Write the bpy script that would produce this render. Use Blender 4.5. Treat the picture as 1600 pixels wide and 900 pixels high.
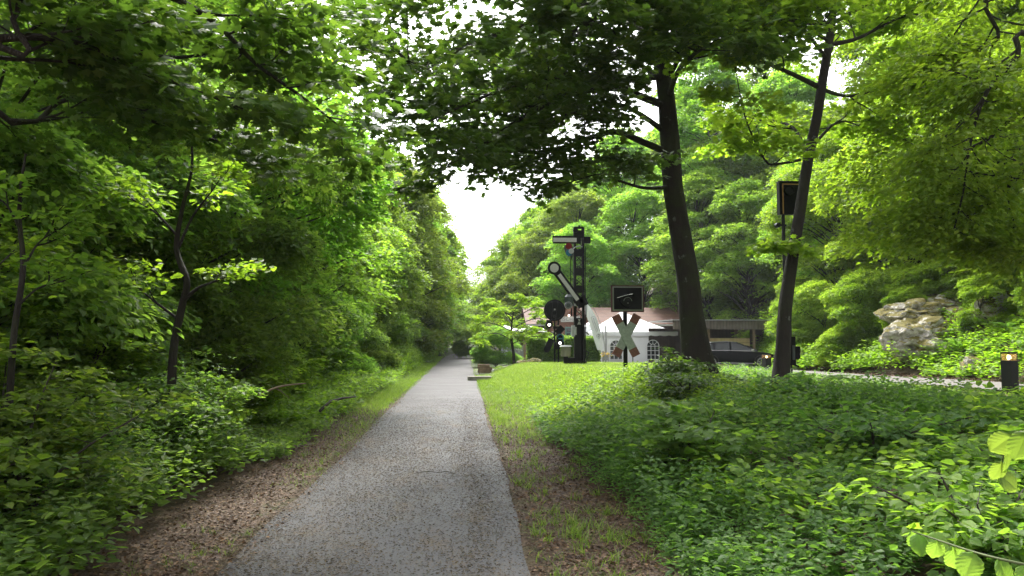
import bpy, math, random
import numpy as np
from mathutils import Vector, Matrix, Euler
R = math.radians
PI = math.pi
for o in list(bpy.data.objects): bpy.data.objects.remove(o)
SC = bpy.context.scene
COL = SC.collection

# ------------------------------------------------------------------ camera
FPX = 1155.0
PITCH = math.atan(79 / FPX)
YAW = math.atan(76 / math.hypot(FPX, 79))
CAMZ = 1.7
cd = bpy.data.cameras.new('camera'); cam = bpy.data.objects.new('camera', cd); COL.objects.link(cam)
cd.sensor_width = 36.0; cd.lens = 36.0 * FPX / 1600.0; cd.clip_start = 0.05; cd.clip_end = 2000
cam.location = (0, 0, CAMZ); cam.rotation_euler = (PI / 2 + PITCH, 0, -YAW)
SC.camera = cam
CM = Euler((PI / 2 + PITCH, 0, -YAW)).to_matrix()

def at(px, py, Y):
    d = CM @ Vector((px - 800.0, 450.0 - py, -FPX))
    return Vector((0, 0, CAMZ)) + d * (Y / d.y)

# ------------------------------------------------------------------ light
SUN_EL, SUN_AZ = 58, -12         # azimuth measured clockwise from +Y: the veiled sun stands ahead, a little left
w = bpy.data.worlds.new('World'); SC.world = w; w.use_nodes = True
nt = w.node_tree; nt.nodes.clear()
out = nt.nodes.new('ShaderNodeOutputWorld'); bg = nt.nodes.new('ShaderNodeBackground')
sky = nt.nodes.new('ShaderNodeTexSky'); sky.sky_type = 'NISHITA'; sky.sun_disc = False
sky.sun_elevation = R(SUN_EL); sky.sun_rotation = R(SUN_AZ); sky.air_density = 1.0; sky.dust_density = 4.0; sky.ozone_density = 1.0
hs = nt.nodes.new('ShaderNodeHueSaturation'); hs.inputs['Saturation'].default_value = 0.10
nt.links.new(sky.outputs[0], hs.inputs['Color']); nt.links.new(hs.outputs[0], bg.inputs[0])
bg.inputs[1].default_value = 0.15
nt.links.new(bg.outputs[0], out.inputs[0])
sl = bpy.data.lights.new('sun', 'SUN'); sl.energy = 1.55; sl.angle = R(14); sl.color = (1, .95, .86)
so = bpy.data.objects.new('sun', sl); COL.objects.link(so)
_az = R(SUN_AZ); _el = R(SUN_EL)
sdir = Vector((math.sin(_az) * math.cos(_el), math.cos(_az) * math.cos(_el), math.sin(_el)))
so.rotation_euler = sdir.to_track_quat('Z', 'Y').to_euler()
SC.view_settings.view_transform = 'Standard'; SC.view_settings.look = 'None'
SC.view_settings.exposure = 2.15; SC.view_settings.gamma = 1.0; SC.view_settings.use_curve_mapping = False
SC.cycles.max_bounces = 9; SC.cycles.diffuse_bounces = 7; SC.cycles.glossy_bounces = 2
SC.cycles.transmission_bounces = 4; SC.cycles.transparent_max_bounces = 4
SC.cycles.caustics_reflective = False; SC.cycles.caustics_refractive = False
SC.cycles.use_denoising = True
SC.cycles.sample_clamp_indirect = 6.0

# ------------------------------------------------------------------ materials
def newmat(name):
    m = bpy.data.materials.new(name); m.use_nodes = True
    n = m.node_tree; n.nodes.clear()
    o = n.nodes.new('ShaderNodeOutputMaterial')
    return m, n, o
def N(n, t, **kw):
    x = n.nodes.new(t)
    for k, v in kw.items():
        if k in x.inputs.keys(): x.inputs[k].default_value = v
        else: setattr(x, k, v)
    return x
def ramp(n, stops, fac=None):
    r = n.nodes.new('ShaderNodeValToRGB')
    while len(r.color_ramp.elements) > len(stops): r.color_ramp.elements.remove(r.color_ramp.elements[-1])
    while len(r.color_ramp.elements) < len(stops): r.color_ramp.elements.new(1)
    for e, (p, c) in zip(r.color_ramp.elements, stops):
        e.position = p; e.color = (*c, 1)
    if fac is not None: n.links.new(fac, r.inputs[0])
    return r
def noise(n, scale, detail=4, rough=.55, coord='Object', dist=0, sc=None):
    tc = n.nodes.new('ShaderNodeTexCoord'); x = n.nodes.new('ShaderNodeTexNoise')
    x.inputs['Scale'].default_value = scale; x.inputs['Detail'].default_value = detail; x.inputs['Roughness'].default_value = rough
    x.inputs['Distortion'].default_value = dist
    if sc:
        mp = n.nodes.new('ShaderNodeMapping'); mp.inputs['Scale'].default_value = sc
        n.links.new(tc.outputs[coord], mp.inputs[0]); n.links.new(mp.outputs[0], x.inputs['Vector'])
    else: n.links.new(tc.outputs[coord], x.inputs['Vector'])
    return x
def mixc(n, a, b, fac, mode='MIX'):
    x = n.nodes.new('ShaderNodeMix'); x.data_type = 'RGBA'; x.blend_type = mode
    for s, v in ((6, a), (7, b)):
        if isinstance(v, tuple): x.inputs[s].default_value = (*v, 1)
        else: n.links.new(v, x.inputs[s])
    if isinstance(fac, (int, float)): x.inputs[0].default_value = fac
    else: n.links.new(fac, x.inputs[0])
    return x.outputs[2]
def bump(n, h, strength=.3, dist=.02):
    b = n.nodes.new('ShaderNodeBump'); b.inputs['Strength'].default_value = strength; b.inputs['Distance'].default_value = dist
    n.links.new(h, b.inputs['Height']); return b.outputs[0]

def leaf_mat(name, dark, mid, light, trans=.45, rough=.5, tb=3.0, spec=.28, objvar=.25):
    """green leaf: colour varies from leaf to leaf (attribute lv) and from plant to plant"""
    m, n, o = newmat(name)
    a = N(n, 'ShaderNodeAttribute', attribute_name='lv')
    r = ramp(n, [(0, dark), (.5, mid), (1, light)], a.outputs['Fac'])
    oi = n.nodes.new('ShaderNodeObjectInfo')
    mr = N(n, 'ShaderNodeMapRange'); n.links.new(oi.outputs['Random'], mr.inputs[0])
    mr.inputs[3].default_value = 1 - objvar; mr.inputs[4].default_value = 1 + objvar
    mh = N(n, 'ShaderNodeMapRange'); n.links.new(oi.outputs['Random'], mh.inputs[0])
    mh.inputs[3].default_value = .5 - .030 * objvar * 4; mh.inputs[4].default_value = .5 + .002 * objvar * 4
    h = N(n, 'ShaderNodeHueSaturation'); n.links.new(r.outputs[0], h.inputs['Color'])
    n.links.new(mr.outputs[0], h.inputs['Value']); n.links.new(mh.outputs[0], h.inputs['Hue'])
    p = N(n, 'ShaderNodeBsdfPrincipled', Roughness=rough); p.inputs['Specular IOR Level'].default_value = spec
    n.links.new(h.outputs[0], p.inputs['Base Color'])
    t = n.nodes.new('ShaderNodeBsdfTranslucent')
    tcol = mixc(n, h.outputs[0], (tb * 1.0, tb * 1.02, tb * .42), 1.0, 'MULTIPLY')
    n.links.new(tcol, t.inputs[0])
    x = n.nodes.new('ShaderNodeMixShader'); x.inputs[0].default_value = trans
    n.links.new(p.outputs[0], x.inputs[1]); n.links.new(t.outputs[0], x.inputs[2]); n.links.new(x.outputs[0], o.inputs[0])
    return m
def plain(name, col, rough=.6, metal=0, var=.15, scale=8, bmp=0, spec=.5, sc=None):
    m, n, o = newmat(name)
    x = noise(n, scale, 5, .6, sc=sc)
    d = tuple(c * (1 - var) for c in col); l = tuple(min(1, c * (1 + var)) for c in col)
    r = ramp(n, [(.3, d), (.7, l)], x.outputs[0])
    p = N(n, 'ShaderNodeBsdfPrincipled', Roughness=rough, Metallic=metal); p.inputs['Specular IOR Level'].default_value = spec
    n.links.new(r.outputs[0], p.inputs['Base Color'])
    if bmp: n.links.new(bump(n, x.outputs[0], bmp), p.inputs['Normal'])
    n.links.new(p.outputs[0], o.inputs[0]); return m
def bark_mat(name, base, moss=(.045, .055, .012), lichen=(.2, .22, .19), mossamt=.5):
    m, n, o = newmat(name)
    x = noise(n, 9, 6, .65, sc=(1, 1, .22)); fine = noise(n, 45, 4, .7, sc=(1, 1, .15))
    r = ramp(n, [(.3, tuple(c * .45 for c in base)), (.6, base), (.85, tuple(c * 1.7 for c in base))], x.outputs[0])
    mo = noise(n, 1.6, 5, .6); mr = ramp(n, [(1 - mossamt - .08, (0, 0, 0)), (1 - mossamt + .08, (1, 1, 1))], mo.outputs[0])
    c = mixc(n, r.outputs[0], moss, mr.outputs[0])
    li = noise(n, 4.5, 6, .7); lr = ramp(n, [(.63, (0, 0, 0)), (.68, (1, 1, 1))], li.outputs[0])
    c = mixc(n, c, lichen, lr.outputs[0])
    p = N(n, 'ShaderNodeBsdfPrincipled', Roughness=.85); n.links.new(c, p.inputs['Base Color'])
    ad = N(n, 'ShaderNodeMath', operation='ADD'); n.links.new(x.outputs[0], ad.inputs[0]); n.links.new(fine.outputs[0], ad.inputs[1])
    n.links.new(bump(n, ad.outputs[0], .9, .05), p.inputs['Normal'])
    n.links.new(p.outputs[0], o.inputs[0]); return m

M = {}
M['maple'] = leaf_mat('maple_leaf', (0.030, 0.065, 0.013), (0.048, 0.092, 0.018), (0.083, 0.131, 0.026), trans=.42, objvar=0)
M['lime'] = leaf_mat('lime_leaf', (0.068, 0.122, 0.015), (0.104, 0.167, 0.019), (0.160, 0.224, 0.034), trans=0.54, tb=3.3, objvar=0)
M['beech'] = leaf_mat('beech_leaf', (0.078, 0.132, 0.016), (0.114, 0.178, 0.020), (0.174, 0.236, 0.032), trans=.5, objvar=0)
M['hazel'] = leaf_mat('hazel_leaf', (0.056, 0.113, 0.021), (0.083, 0.147, 0.026), (0.141, 0.210, 0.039), trans=0.52, tb=3.4, objvar=.15)
M['shrub'] = leaf_mat('shrub_leaf', (0.049, 0.106, 0.025), (0.077, 0.144, 0.034), (0.125, 0.202, 0.049), trans=0.52, tb=3.4, objvar=.2)
M['wood'] = leaf_mat('wood_leaf', (0.058, 0.121, 0.025), (0.087, 0.166, 0.030), (0.137, 0.224, 0.046), trans=0.5, tb=3.3, objvar=.28)
M['weed'] = leaf_mat('weed_leaf', (0.032, 0.082, 0.020), (0.054, 0.116, 0.028), (0.092, 0.172, 0.041), trans=0.48, tb=3.3, rough=.5, objvar=.1)
M['weedlight'] = leaf_mat('weed_light_leaf', (0.066, 0.132, 0.014), (0.108, 0.196, 0.020), (0.168, 0.265, 0.032), trans=.45, objvar=.1)
M['fern'] = leaf_mat('fern_frond', (0.043, 0.110, 0.028), (0.072, 0.152, 0.041), (0.116, 0.207, 0.057), trans=.45, objvar=.1)
M['grass'] = leaf_mat('grass_blade', (0.065, 0.118, 0.020), (0.115, 0.185, 0.032), (0.22, 0.265, 0.09), trans=.4, objvar=0)
M['dryleaf'] = leaf_mat('dry_leaf', (.028, .016, .009), (.07, .038, .02), (.17, .10, .05), trans=.1, rough=.6, objvar=0, tb=1)
M['husk'] = leaf_mat('husk', (.014, .009, .005), (.045, .030, .014), (.15, .11, .05), trans=.05, rough=.7, objvar=0, tb=1)
M['bark'] = bark_mat('bark', (.018, .012, .008), (.020, .024, .005), (.10, .105, .09), mossamt=.46)
M['bark2'] = bark_mat('bark_grey', (.019, .014, .009), (.020, .023, .006), (.10, .105, .09), mossamt=.46)
M['twig'] = plain('twig', (.035, .027, .02), .8, var=.3)
M['greentwig'] = plain('green_stem', (.07, .09, .03), .7, var=.3)
M['black'] = plain('black_paint', (.004, .004, .0045), .55, var=.4, scale=14, spec=.15)
M['rustblack'] = plain('weathered_black_steel', (.006, .0055, .0055), .6, var=.7, scale=20, bmp=.2, spec=.18)
M['white'] = plain('white_paint', (.34, .34, .31), .5, var=.12, scale=20)
M['tent'] = plain('white_canvas', (.74, .75, .77), .8, var=.03, scale=1.5, bmp=.15)
M['grey'] = plain('grey_metal', (.3, .31, .31), .5, var=.2)
M['darkgrey'] = plain('dark_grey_metal', (.014, .015, .017), .5, var=.1, spec=.25)
M['beige'] = plain('beige_paint', (.2, .19, .13), .6, var=.2)
M['bluegrey'] = plain('lamp_housing', (.03, .042, .04), .5, var=.2)
M['yellow'] = plain('yellow_paint', (.42, .24, .05), .6, var=.2)
M['redbrown'] = plain('faded_red_paint', (.15, .055, .038), .7, var=.3, scale=25)
M['crosswhite'] = plain('weathered_white_board', (.27, .31, .27), .7, var=.2, scale=18)
M['brownframe'] = plain('brown_frame', (.06, .013, .01), .6, var=.2, spec=.3)
M['paleframe'] = plain('pale_frame', (.22, .25, .19), .7, var=.1)
M['teal'] = plain('teal_paint', (.07, .16, .14), .5, var=.1)
M['timber'] = plain('brown_timber', (.10, .035, .022), .7, var=.3)
M['palewood'] = plain('pale_timber', (.4, .38, .17), .7, var=.15, scale=3, sc=(.4, 1, 8))
M['postwood'] = plain('post_timber', (.2, .14, .085), .75, var=.2)
M['darkwood'] = plain('dark_stained_timber', (.035, .022, .016), .75, var=.3)
M['stone'] = plain('sandstone', (.17, .12, .07), .85, var=.35, scale=7, bmp=.5)
M['palestone'] = plain('pale_stone', (.22, .205, .175), .85, var=.25, scale=6, bmp=.4)
M['gravel'] = plain('gravel', (.12, .115, .11), .9, var=.5, scale=35, bmp=.6)
M['drive'] = plain('drive_surface', (.12, .11, .10), .85, var=.2, scale=5, bmp=.2)
M['tyre'] = plain('tyre', (.012, .012, .012), .8, var=.1)
M['rim'] = plain('alloy_rim', (.25, .25, .26), .3, metal=.8, var=.05)
M['carpaint'] = plain('black_car_paint', (.0015, .0025, .0025), .3, var=.05, spec=.06)
M['chrome'] = plain('chrome_trim', (.3, .3, .3), .25, metal=.9, var=.05)
M['carglass'] = plain('car_glass', (.012, .016, .015), .1, var=.05, spec=.45)
M['winglass'] = plain('window_glass', (.035, .04, .042), .2, var=.3, scale=2)
M['taillight'] = plain('tail_light', (.45, .01, .012), .25, var=.05)
M['redglass'] = plain('red_glass', (.12, .006, .007), .35, var=.15, spec=.2)
M['blueglass'] = plain('blue_glass', (.02, .12, .2), .35, var=.15, spec=.2)
M['flower'] = plain('yellow_flower', (.7, .5, .03), .6, var=.2)
M['skin_text'] = plain('grey_lettering', (.12, .12, .13), .6, var=.02)
def emis(name, col, s):
    m, n, o = newmat(name); e = N(n, 'ShaderNodeEmission', Strength=s); e.inputs[0].default_value = (*col, 1)
    n.links.new(e.outputs[0], o.inputs[0]); return m
M['lamp'] = emis('lamp_glow', (1, .8, .55), 4); M['lampwhite'] = emis('lamp_white', (1, .9, .75), 2.2)
def glassmat():
    m, n, o = newmat('amber_lamp_glass')
    t = N(n, 'ShaderNodeBsdfTransparent'); g = N(n, 'ShaderNodeBsdfPrincipled', Roughness=.25)
    g.inputs['Base Color'].default_value = (.3, .22, .13, 1)
    t.inputs[0].default_value = (1, .85, .62, 1)
    x = N(n, 'ShaderNodeMixShader'); x.inputs[0].default_value = .35
    n.links.new(t.outputs[0], x.inputs[1]); n.links.new(g.outputs[0], x.inputs[2]); n.links.new(x.outputs[0], o.inputs[0]); return m
M['amber'] = glassmat()
def boards(name, c1, c2, scale, axis):
    m, n, o = newmat(name)
    tc = n.nodes.new('ShaderNodeTexCoord'); wv = n.nodes.new('ShaderNodeTexWave'); wv.wave_type = 'BANDS'; wv.bands_direction = axis; wv.wave_profile = 'SAW'
    wv.inputs['Scale'].default_value = scale; wv.inputs['Distortion'].default_value = 0
    n.links.new(tc.outputs['Object'], wv.inputs['Vector'])
    gap = ramp(n, [(0, (0, 0, 0)), (.08, (1, 1, 1)), (.94, (1, 1, 1)), (1, (0, 0, 0))], wv.outputs[0])
    ns = noise(n, 5, 5, .6, sc=(1, 1, .3)); r = ramp(n, [(.3, c1), (.7, c2)], ns.outputs[0])
    c = mixc(n, tuple(k * .25 for k in c1), r.outputs[0], gap.outputs[0])
    p = N(n, 'ShaderNodeBsdfPrincipled', Roughness=.75); n.links.new(c, p.inputs['Base Color'])
    n.links.new(bump(n, gap.outputs[0], .5, .02), p.inputs['Normal'])
    n.links.new(p.outputs[0], o.inputs[0]); return m
M['fascia'] = boards('grey_fascia_boards', (.085, .065, .052), (.15, .125, .11), 1.6, 'X')
M['darkboards'] = boards('dark_wall_boards', (.03, .018, .014), (.06, .035, .028), 1.3, 'X')
M['paleboards'] = boards('pale_boards', (.5, .36, .17), (.66, .5, .26), 1.1, 'Z')
M['tiles'] = boards('red_roof_tiles', (.07, .03, .021), (.12, .056, .038), 1.0, 'Z')
def brickmat():
    m, n, o = newmat('brick_wall'); tc = n.nodes.new('ShaderNodeTexCoord'); mp = N(n, 'ShaderNodeMapping'); mp.inputs['Rotation'].default_value = (R(90), 0, 0)
    b = N(n, 'ShaderNodeTexBrick', Scale=4.0); b.inputs['Color1'].default_value = (.17, .055, .035, 1); b.inputs['Color2'].default_value = (.11, .035, .022, 1); b.inputs['Mortar'].default_value = (.3, .26, .22, 1)
    n.links.new(tc.outputs['Object'], mp.inputs[0]); n.links.new(mp.outputs[0], b.inputs['Vector'])
    p = N(n, 'ShaderNodeBsdfPrincipled', Roughness=.85); n.links.new(b.outputs[0], p.inputs['Base Color']); n.links.new(p.outputs[0], o.inputs[0]); return m
M['brick'] = brickmat()
def rockmat():
    m, n, o = newmat('mossy_rock')
    a = noise(n, 2.5, 8, .65); r = ramp(n, [(.3, (.10, .09, .08)), (.46, (.30, .28, .255)), (.64, (.58, .56, .52))], a.outputs[0])
    g = n.nodes.new('ShaderNodeNewGeometry'); sx = N(n, 'ShaderNodeSeparateXYZ'); n.links.new(g.outputs['Normal'], sx.inputs[0])
    b = noise(n, 1.1, 6, .65); ad = N(n, 'ShaderNodeMath', operation='MULTIPLY_ADD'); n.links.new(sx.outputs[2], ad.inputs[0]); ad.inputs[1].default_value = .22; n.links.new(b.outputs[0], ad.inputs[2])
    mr = ramp(n, [(.545, (0, 0, 0)), (.61, (1, 1, 1))], ad.outputs[0])
    mc = noise(n, 14, 5, .7); mcr = ramp(n, [(.3, (.045, .045, .008)), (.7, (.16, .13, .018))], mc.outputs[0])
    c = mixc(n, r.outputs[0], mcr.outputs[0], mr.outputs[0])
    p = N(n, 'ShaderNodeBsdfPrincipled', Roughness=.9); n.links.new(c, p.inputs['Base Color']); n.links.new(bump(n, a.outputs[0], .8, .12), p.inputs['Normal'])
    n.links.new(p.outputs[0], o.inputs[0]); return m
M['rock'] = rockmat()
def groundmat():
    m, n, o = newmat('woodland_ground')
    lit = noise(n, 28, 6, .75, dist=.6); l = ramp(n, [(.25, (.022, .014, .009)), (.45, (.065, .04, .024)), (.6, (.13, .085, .05)), (.78, (.22, .16, .10))], lit.outputs[0])
    gr = noise(n, 40, 5, .7); g = ramp(n, [(.3, (.02, .034, .008)), (.55, (.05, .075, .018)), (.8, (.12, .14, .045))], gr.outputs[0])
    at_ = N(n, 'ShaderNodeAttribute', attribute_name='green'); br = noise(n, 1.7, 6, .7)
    ad = N(n, 'ShaderNodeMath', operation='ADD'); n.links.new(at_.outputs['Fac'], ad.inputs[0]); n.links.new(br.outputs[0], ad.inputs[1])
    mr = ramp(n, [(.44, (0, 0, 0)), (.56, (1, 1, 1))]); sb = N(n, 'ShaderNodeMath', operation='MULTIPLY'); sb.inputs[1].default_value = .5
    n.links.new(ad.outputs[0], sb.inputs[0]); n.links.new(sb.outputs[0], mr.inputs[0])
    c = mixc(n, l.outputs[0], g.outputs[0], mr.outputs[0])
    p = N(n, 'ShaderNodeBsdfPrincipled', Roughness=.9); n.links.new(c, p.inputs['Base Color'])
    n.links.new(bump(n, lit.outputs[0], .8, .03), p.inputs['Normal']); n.links.new(p.outputs[0], o.inputs[0]); return m
M['ground'] = groundmat()
def asphalt(name, old):
    m, n, o = newmat(name)
    tc = n.nodes.new('ShaderNodeTexCoord')
    fine = noise(n, 160, 3, .7); big = noise(n, 1.1, 5, .6); deb = noise(n, 42, 5, .8, dist=1.2); patch = noise(n, 2.4, 4, .6, sc=(1, .45, 1))
    base = ramp(n, [(.3, (.05, .051, .055)), (.7, (.085, .086, .092))] if not old else [(.3, (.055, .052, .054)), (.7, (.085, .08, .083))], fine.outputs[0])
    tone = ramp(n, [(.3, (.75, .75, .75)), (.7, (1.2, 1.2, 1.2))], big.outputs[0])
    c = mixc(n, base.outputs[0], tone.outputs[0], 1.0, 'MULTIPLY')
    if not old:
        ad = N(n, 'ShaderNodeMath', operation='MULTIPLY_ADD'); n.links.new(patch.outputs[0], ad.inputs[0]); ad.inputs[1].default_value = .5; n.links.new(deb.outputs[0], ad.inputs[2])
        dm = ramp(n, [(.80, (0, 0, 0)), (.86, (1, 1, 1))], ad.outputs[0])
        c = mixc(n, c, (.085, .062, .038), dm.outputs[0])
    else:
        wv = noise(n, .5, 3, .5, sc=(.3, 2.2, 1)); cr = ramp(n, [(.47, (1, 1, 1)), (.497, (.7, .7, .7)), (.503, (.7, .7, .7)), (.53, (1, 1, 1))], wv.outputs[0])
        c = mixc(n, c, cr.outputs[0], 1.0, 'MULTIPLY')
    p = N(n, 'ShaderNodeBsdfPrincipled'); n.links.new(c, p.inputs['Base Color']); p.inputs['Specular IOR Level'].default_value = .14
    rr = ramp(n, [(.3, (.5, .5, .5)), (.7, (.68, .68, .68))], big.outputs[0]); n.links.new(rr.outputs[0], p.inputs['Roughness'])
    n.links.new(bump(n, fine.outputs[0], .35, .008), p.inputs['Normal']); n.links.new(p.outputs[0], o.inputs[0]); return m
M['path'] = asphalt('wet_asphalt', False); M['oldpath'] = asphalt('old_asphalt', True)

# ------------------------------------------------------------------ mesh helpers
def tag(o, label=None, cat=None, group=None, kind=None):
    if label: o['label'] = label
    if cat: o['category'] = cat
    if group: o['group'] = group
    if kind: o['kind'] = kind
    return o
def empty(name, loc, label, cat, group=None, rz=0):
    o = bpy.data.objects.new(name, None); COL.objects.link(o); o.location = loc; o.rotation_euler = (0, 0, rz); o.empty_display_size = .2
    return tag(o, label, cat, group)
def link(name, me, mat, parent=None):
    o = bpy.data.objects.new(name, me); COL.objects.link(o)
    if mat: me.materials.append(mat)
    if parent is not None: o.parent = parent
    return o
def npmesh(name, V, F, lv=None, smooth=False):
    V = np.asarray(V, np.float32).reshape(-1, 3); F = np.asarray(F, np.int32); k = F.shape[1]; nf = F.shape[0]
    me = bpy.data.meshes.new(name); me.vertices.add(len(V)); me.vertices.foreach_set('co', V.ravel())
    me.loops.add(nf * k); me.loops.foreach_set('vertex_index', F.ravel()); me.polygons.add(nf)
    me.polygons.foreach_set('loop_start', np.arange(0, nf * k, k, dtype=np.int32))
    try: me.polygons.foreach_set('loop_total', np.full(nf, k, np.int32))
    except Exception: pass
    if lv is not None:
        a = me.attributes.new('lv', 'FLOAT', 'FACE'); a.data.foreach_set('value', np.asarray(lv, np.float32))
    me.update(calc_edges=True)
    me.polygons.foreach_set('use_smooth', np.full(nf, smooth)); me.validate()
    return me

class MB:
    """collects shapes in world coordinates; build() makes one mesh whose origin is its parent's"""
    def __init__(s): s.v = []; s.f = []
    def add(s, V, F):
        b = len(s.v); s.v += [tuple(p) for p in V]; s.f += [tuple(i + b for i in f) for f in F]; return s
    def box(s, c, d, rot=None, taper=1.0):
        h = [x / 2 for x in d]; Mx = rot or Matrix.Identity(3); c = Vector(c); P = []
        for z in (-1, 1):
            k = taper if z > 0 else 1
            for x, y in ((-1, -1), (1, -1), (1, 1), (-1, 1)): P.append(c + Mx @ Vector((x * h[0] * k, y * h[1] * k, z * h[2])))
        return s.add(P, [(0, 3, 2, 1), (4, 5, 6, 7), (0, 1, 5, 4), (1, 2, 6, 5), (2, 3, 7, 6), (3, 0, 4, 7)])
    def bar(s, a, b, wx, wy):
        a = Vector(a); b = Vector(b); d = b - a
        q = d.to_track_quat('Z', 'Y').to_matrix(); return s.box((a + b) / 2, (wx, wy, d.length), q)
    def tube(s, pts, rad, n=8, cap=True):
        pts = [Vector(p) for p in pts]
        if not hasattr(rad, '__len__'): rad = [rad] * len(pts)
        V = []; F = []; up = Vector((0.13, 0.21, 1)); prev = None
        for i, p in enumerate(pts):
            t = (pts[min(i + 1, len(pts) - 1)] - pts[max(i - 1, 0)]); t = t.normalized() if t.length > 1e-9 else Vector((0, 0, 1))
            if prev is None:
                u = t.cross(Vector((1, 0.03, 0.02)) if abs(t.z) > .8 else up).normalized()
            else:
                u = (prev - t * prev.dot(t)); u = u.normalized() if u.length > 1e-6 else t.orthogonal().normalized()
            prev = u; q = t.cross(u)
            for k in range(n):
                a = 2 * PI * k / n; V.append(p + (u * math.cos(a) + q * math.sin(a)) * rad[i])
        for i in range(len(pts) - 1):
            for k in range(n): F.append((i * n + k, i * n + (k + 1) % n, (i + 1) * n + (k + 1) % n, (i + 1) * n + k))
        if cap: F.append(tuple(reversed(range(n)))); F.append(tuple((len(pts) - 1) * n + k for k in range(n)))
        return s.add(V, F)
    def flat(s, a, b, w, th):
        """a board from a to b lying in the upright plane, w wide, th thick (towards +y)"""
        a = Vector(a); b = Vector(b); wd = (b - a).normalized().cross(Vector((0, 1, 0))).normalized() * w / 2
        t = Vector((0, th / 2, 0)); return s.prism([a - wd - t, a + wd - t, b + wd - t, b - wd - t], t * 2)
    def disc(s, c, r, th, axis=(0, 1, 0), n=28, r2=None):
        a = Vector(axis).normalized(); c = Vector(c)
        return s.tube([c - a * th / 2, c + a * th / 2], [r, r if r2 is None else r2], n)
    def ring(s, c, r, t, axis=(0, 1, 0), n=28, a0=0, a1=2 * PI):
        ax = Vector(axis).normalized(); u = ax.orthogonal().normalized(); 
        if abs(ax.y) > .9: u = Vector((1, 0, 0)); q = Vector((0, 0, 1))
        else: q = ax.cross(u)
        pts = [Vector(c) + (u * math.cos(a0 + (a1 - a0) * k / n) + q * math.sin(a0 + (a1 - a0) * k / n)) * r for k in range(n + 1)]
        return s.tube(pts, t, 6, cap=abs(a1 - a0) < 6.2)
    def prism(s, poly, d):
        """poly: 3D points in order, d: extrusion vector"""
        n = len(poly); P = [Vector(p) for p in poly]; d = Vector(d)
        V = P + [p + d for p in P]
        F = [tuple(range(n)), tuple(reversed(range(n, 2 * n)))] + [(i, i + n, (i + 1) % n + n, (i + 1) % n) for i in range(n)]
        return s.add(V, F)
    def build(s, name, mat, parent=None, smooth=False, bevel=0, fix=True):
        off = Vector((0, 0, 0)); inv = None
        if parent is not None:
            bpy.context.view_layer.update(); inv = parent.matrix_world.inverted()
        V = s.v if inv is None else [inv @ Vector(p) for p in s.v]
        me = bpy.data.meshes.new(name); me.from_pydata([tuple(p) for p in V], [], s.f)
        if fix:
            import bmesh
            bm = bmesh.new(); bm.from_mesh(me); bmesh.ops.recalc_face_normals(bm, faces=bm.faces); bm.to_mesh(me); bm.free()
        me.update()
        if smooth: me.polygons.foreach_set('use_smooth', [True] * len(me.polygons))
        o = link(name, me, mat, parent)
        if bevel:
            b = o.modifiers.new('bevel', 'BEVEL'); b.width = bevel; b.segments = 2; b.limit_method = 'ANGLE'
        return o

# ------------------------------------------------------------------ leaves
def T_quad(): return np.array([(0, 0, 0), (.36, .45, .07), (0, 1, -.03), (-.36, .45, .07)], np.float32), np.array([(0, 1, 2, 3)])
def T_ovate(w=.36): return np.array([(0, 0, 0), (w, .3, .08), (w * .75, .68, .05), (0, 1.05, -.08), (-w * .75, .68, .05), (-w, .3, .08)], np.float32), np.array([(0, 1, 2, 3), (0, 3, 4, 5)])
def T_maple():
    o = [(0, .0), (.3, -.06), (.26, .14), (.6, .3), (.3, .42), (.42, .78), (.16, .64), (0, 1.0), (-.16, .64), (-.42, .78), (-.3, .42), (-.6, .3), (-.26, .14), (-.3, -.06)]
    V = [(0, .3, .0)] + [(x, y, -.12 * abs(x) - .06 * y * y) for x, y in o]
    return np.array(V, np.float32), np.array([(0, i, i % len(o) + 1) for i in range(1, len(o) + 1)])
def T_hazel():
    V = []; F = []; ny_, nx_ = 13, 4
    for i in range(ny_ + 1):
        y = i / ny_; wv_ = .47 * math.sin(PI * min(y * .9 + .06, 1)) ** .62 * (1 - .55 * max(0, y - .8) / .2) if y > 0 else .1
        for j in range(-nx_, nx_ + 1):
            t = j / nx_; rib = .014 * math.sin((y - abs(t) * .32) * 2 * PI * 6.5) * min(1, abs(t) * 3)
            V.append((t * wv_ * (1 + (.05 if i % 2 else -.05) * (abs(t) > .9)), y * 1.04 - .04 * (1 - abs(t)) * (y == 0) + .05 * abs(t) * (y < .1), .12 * abs(t) * wv_ * 2 - .14 * y * y - .10 * t * t + rib))
    m = 2 * nx_ + 1
    for i in range(ny_):
        for j in range(m - 1): F.append((i * m + j, i * m + j + 1, (i + 1) * m + j + 1, (i + 1) * m + j))
    return np.array(V, np.float32), np.array(F)
T_BLADE = (np.array([(-.5, 0, 0), (.5, 0, 0), (.32, .55, .0), (-.32, .55, 0), (.0, 1, .0)], np.float32), None)

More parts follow.
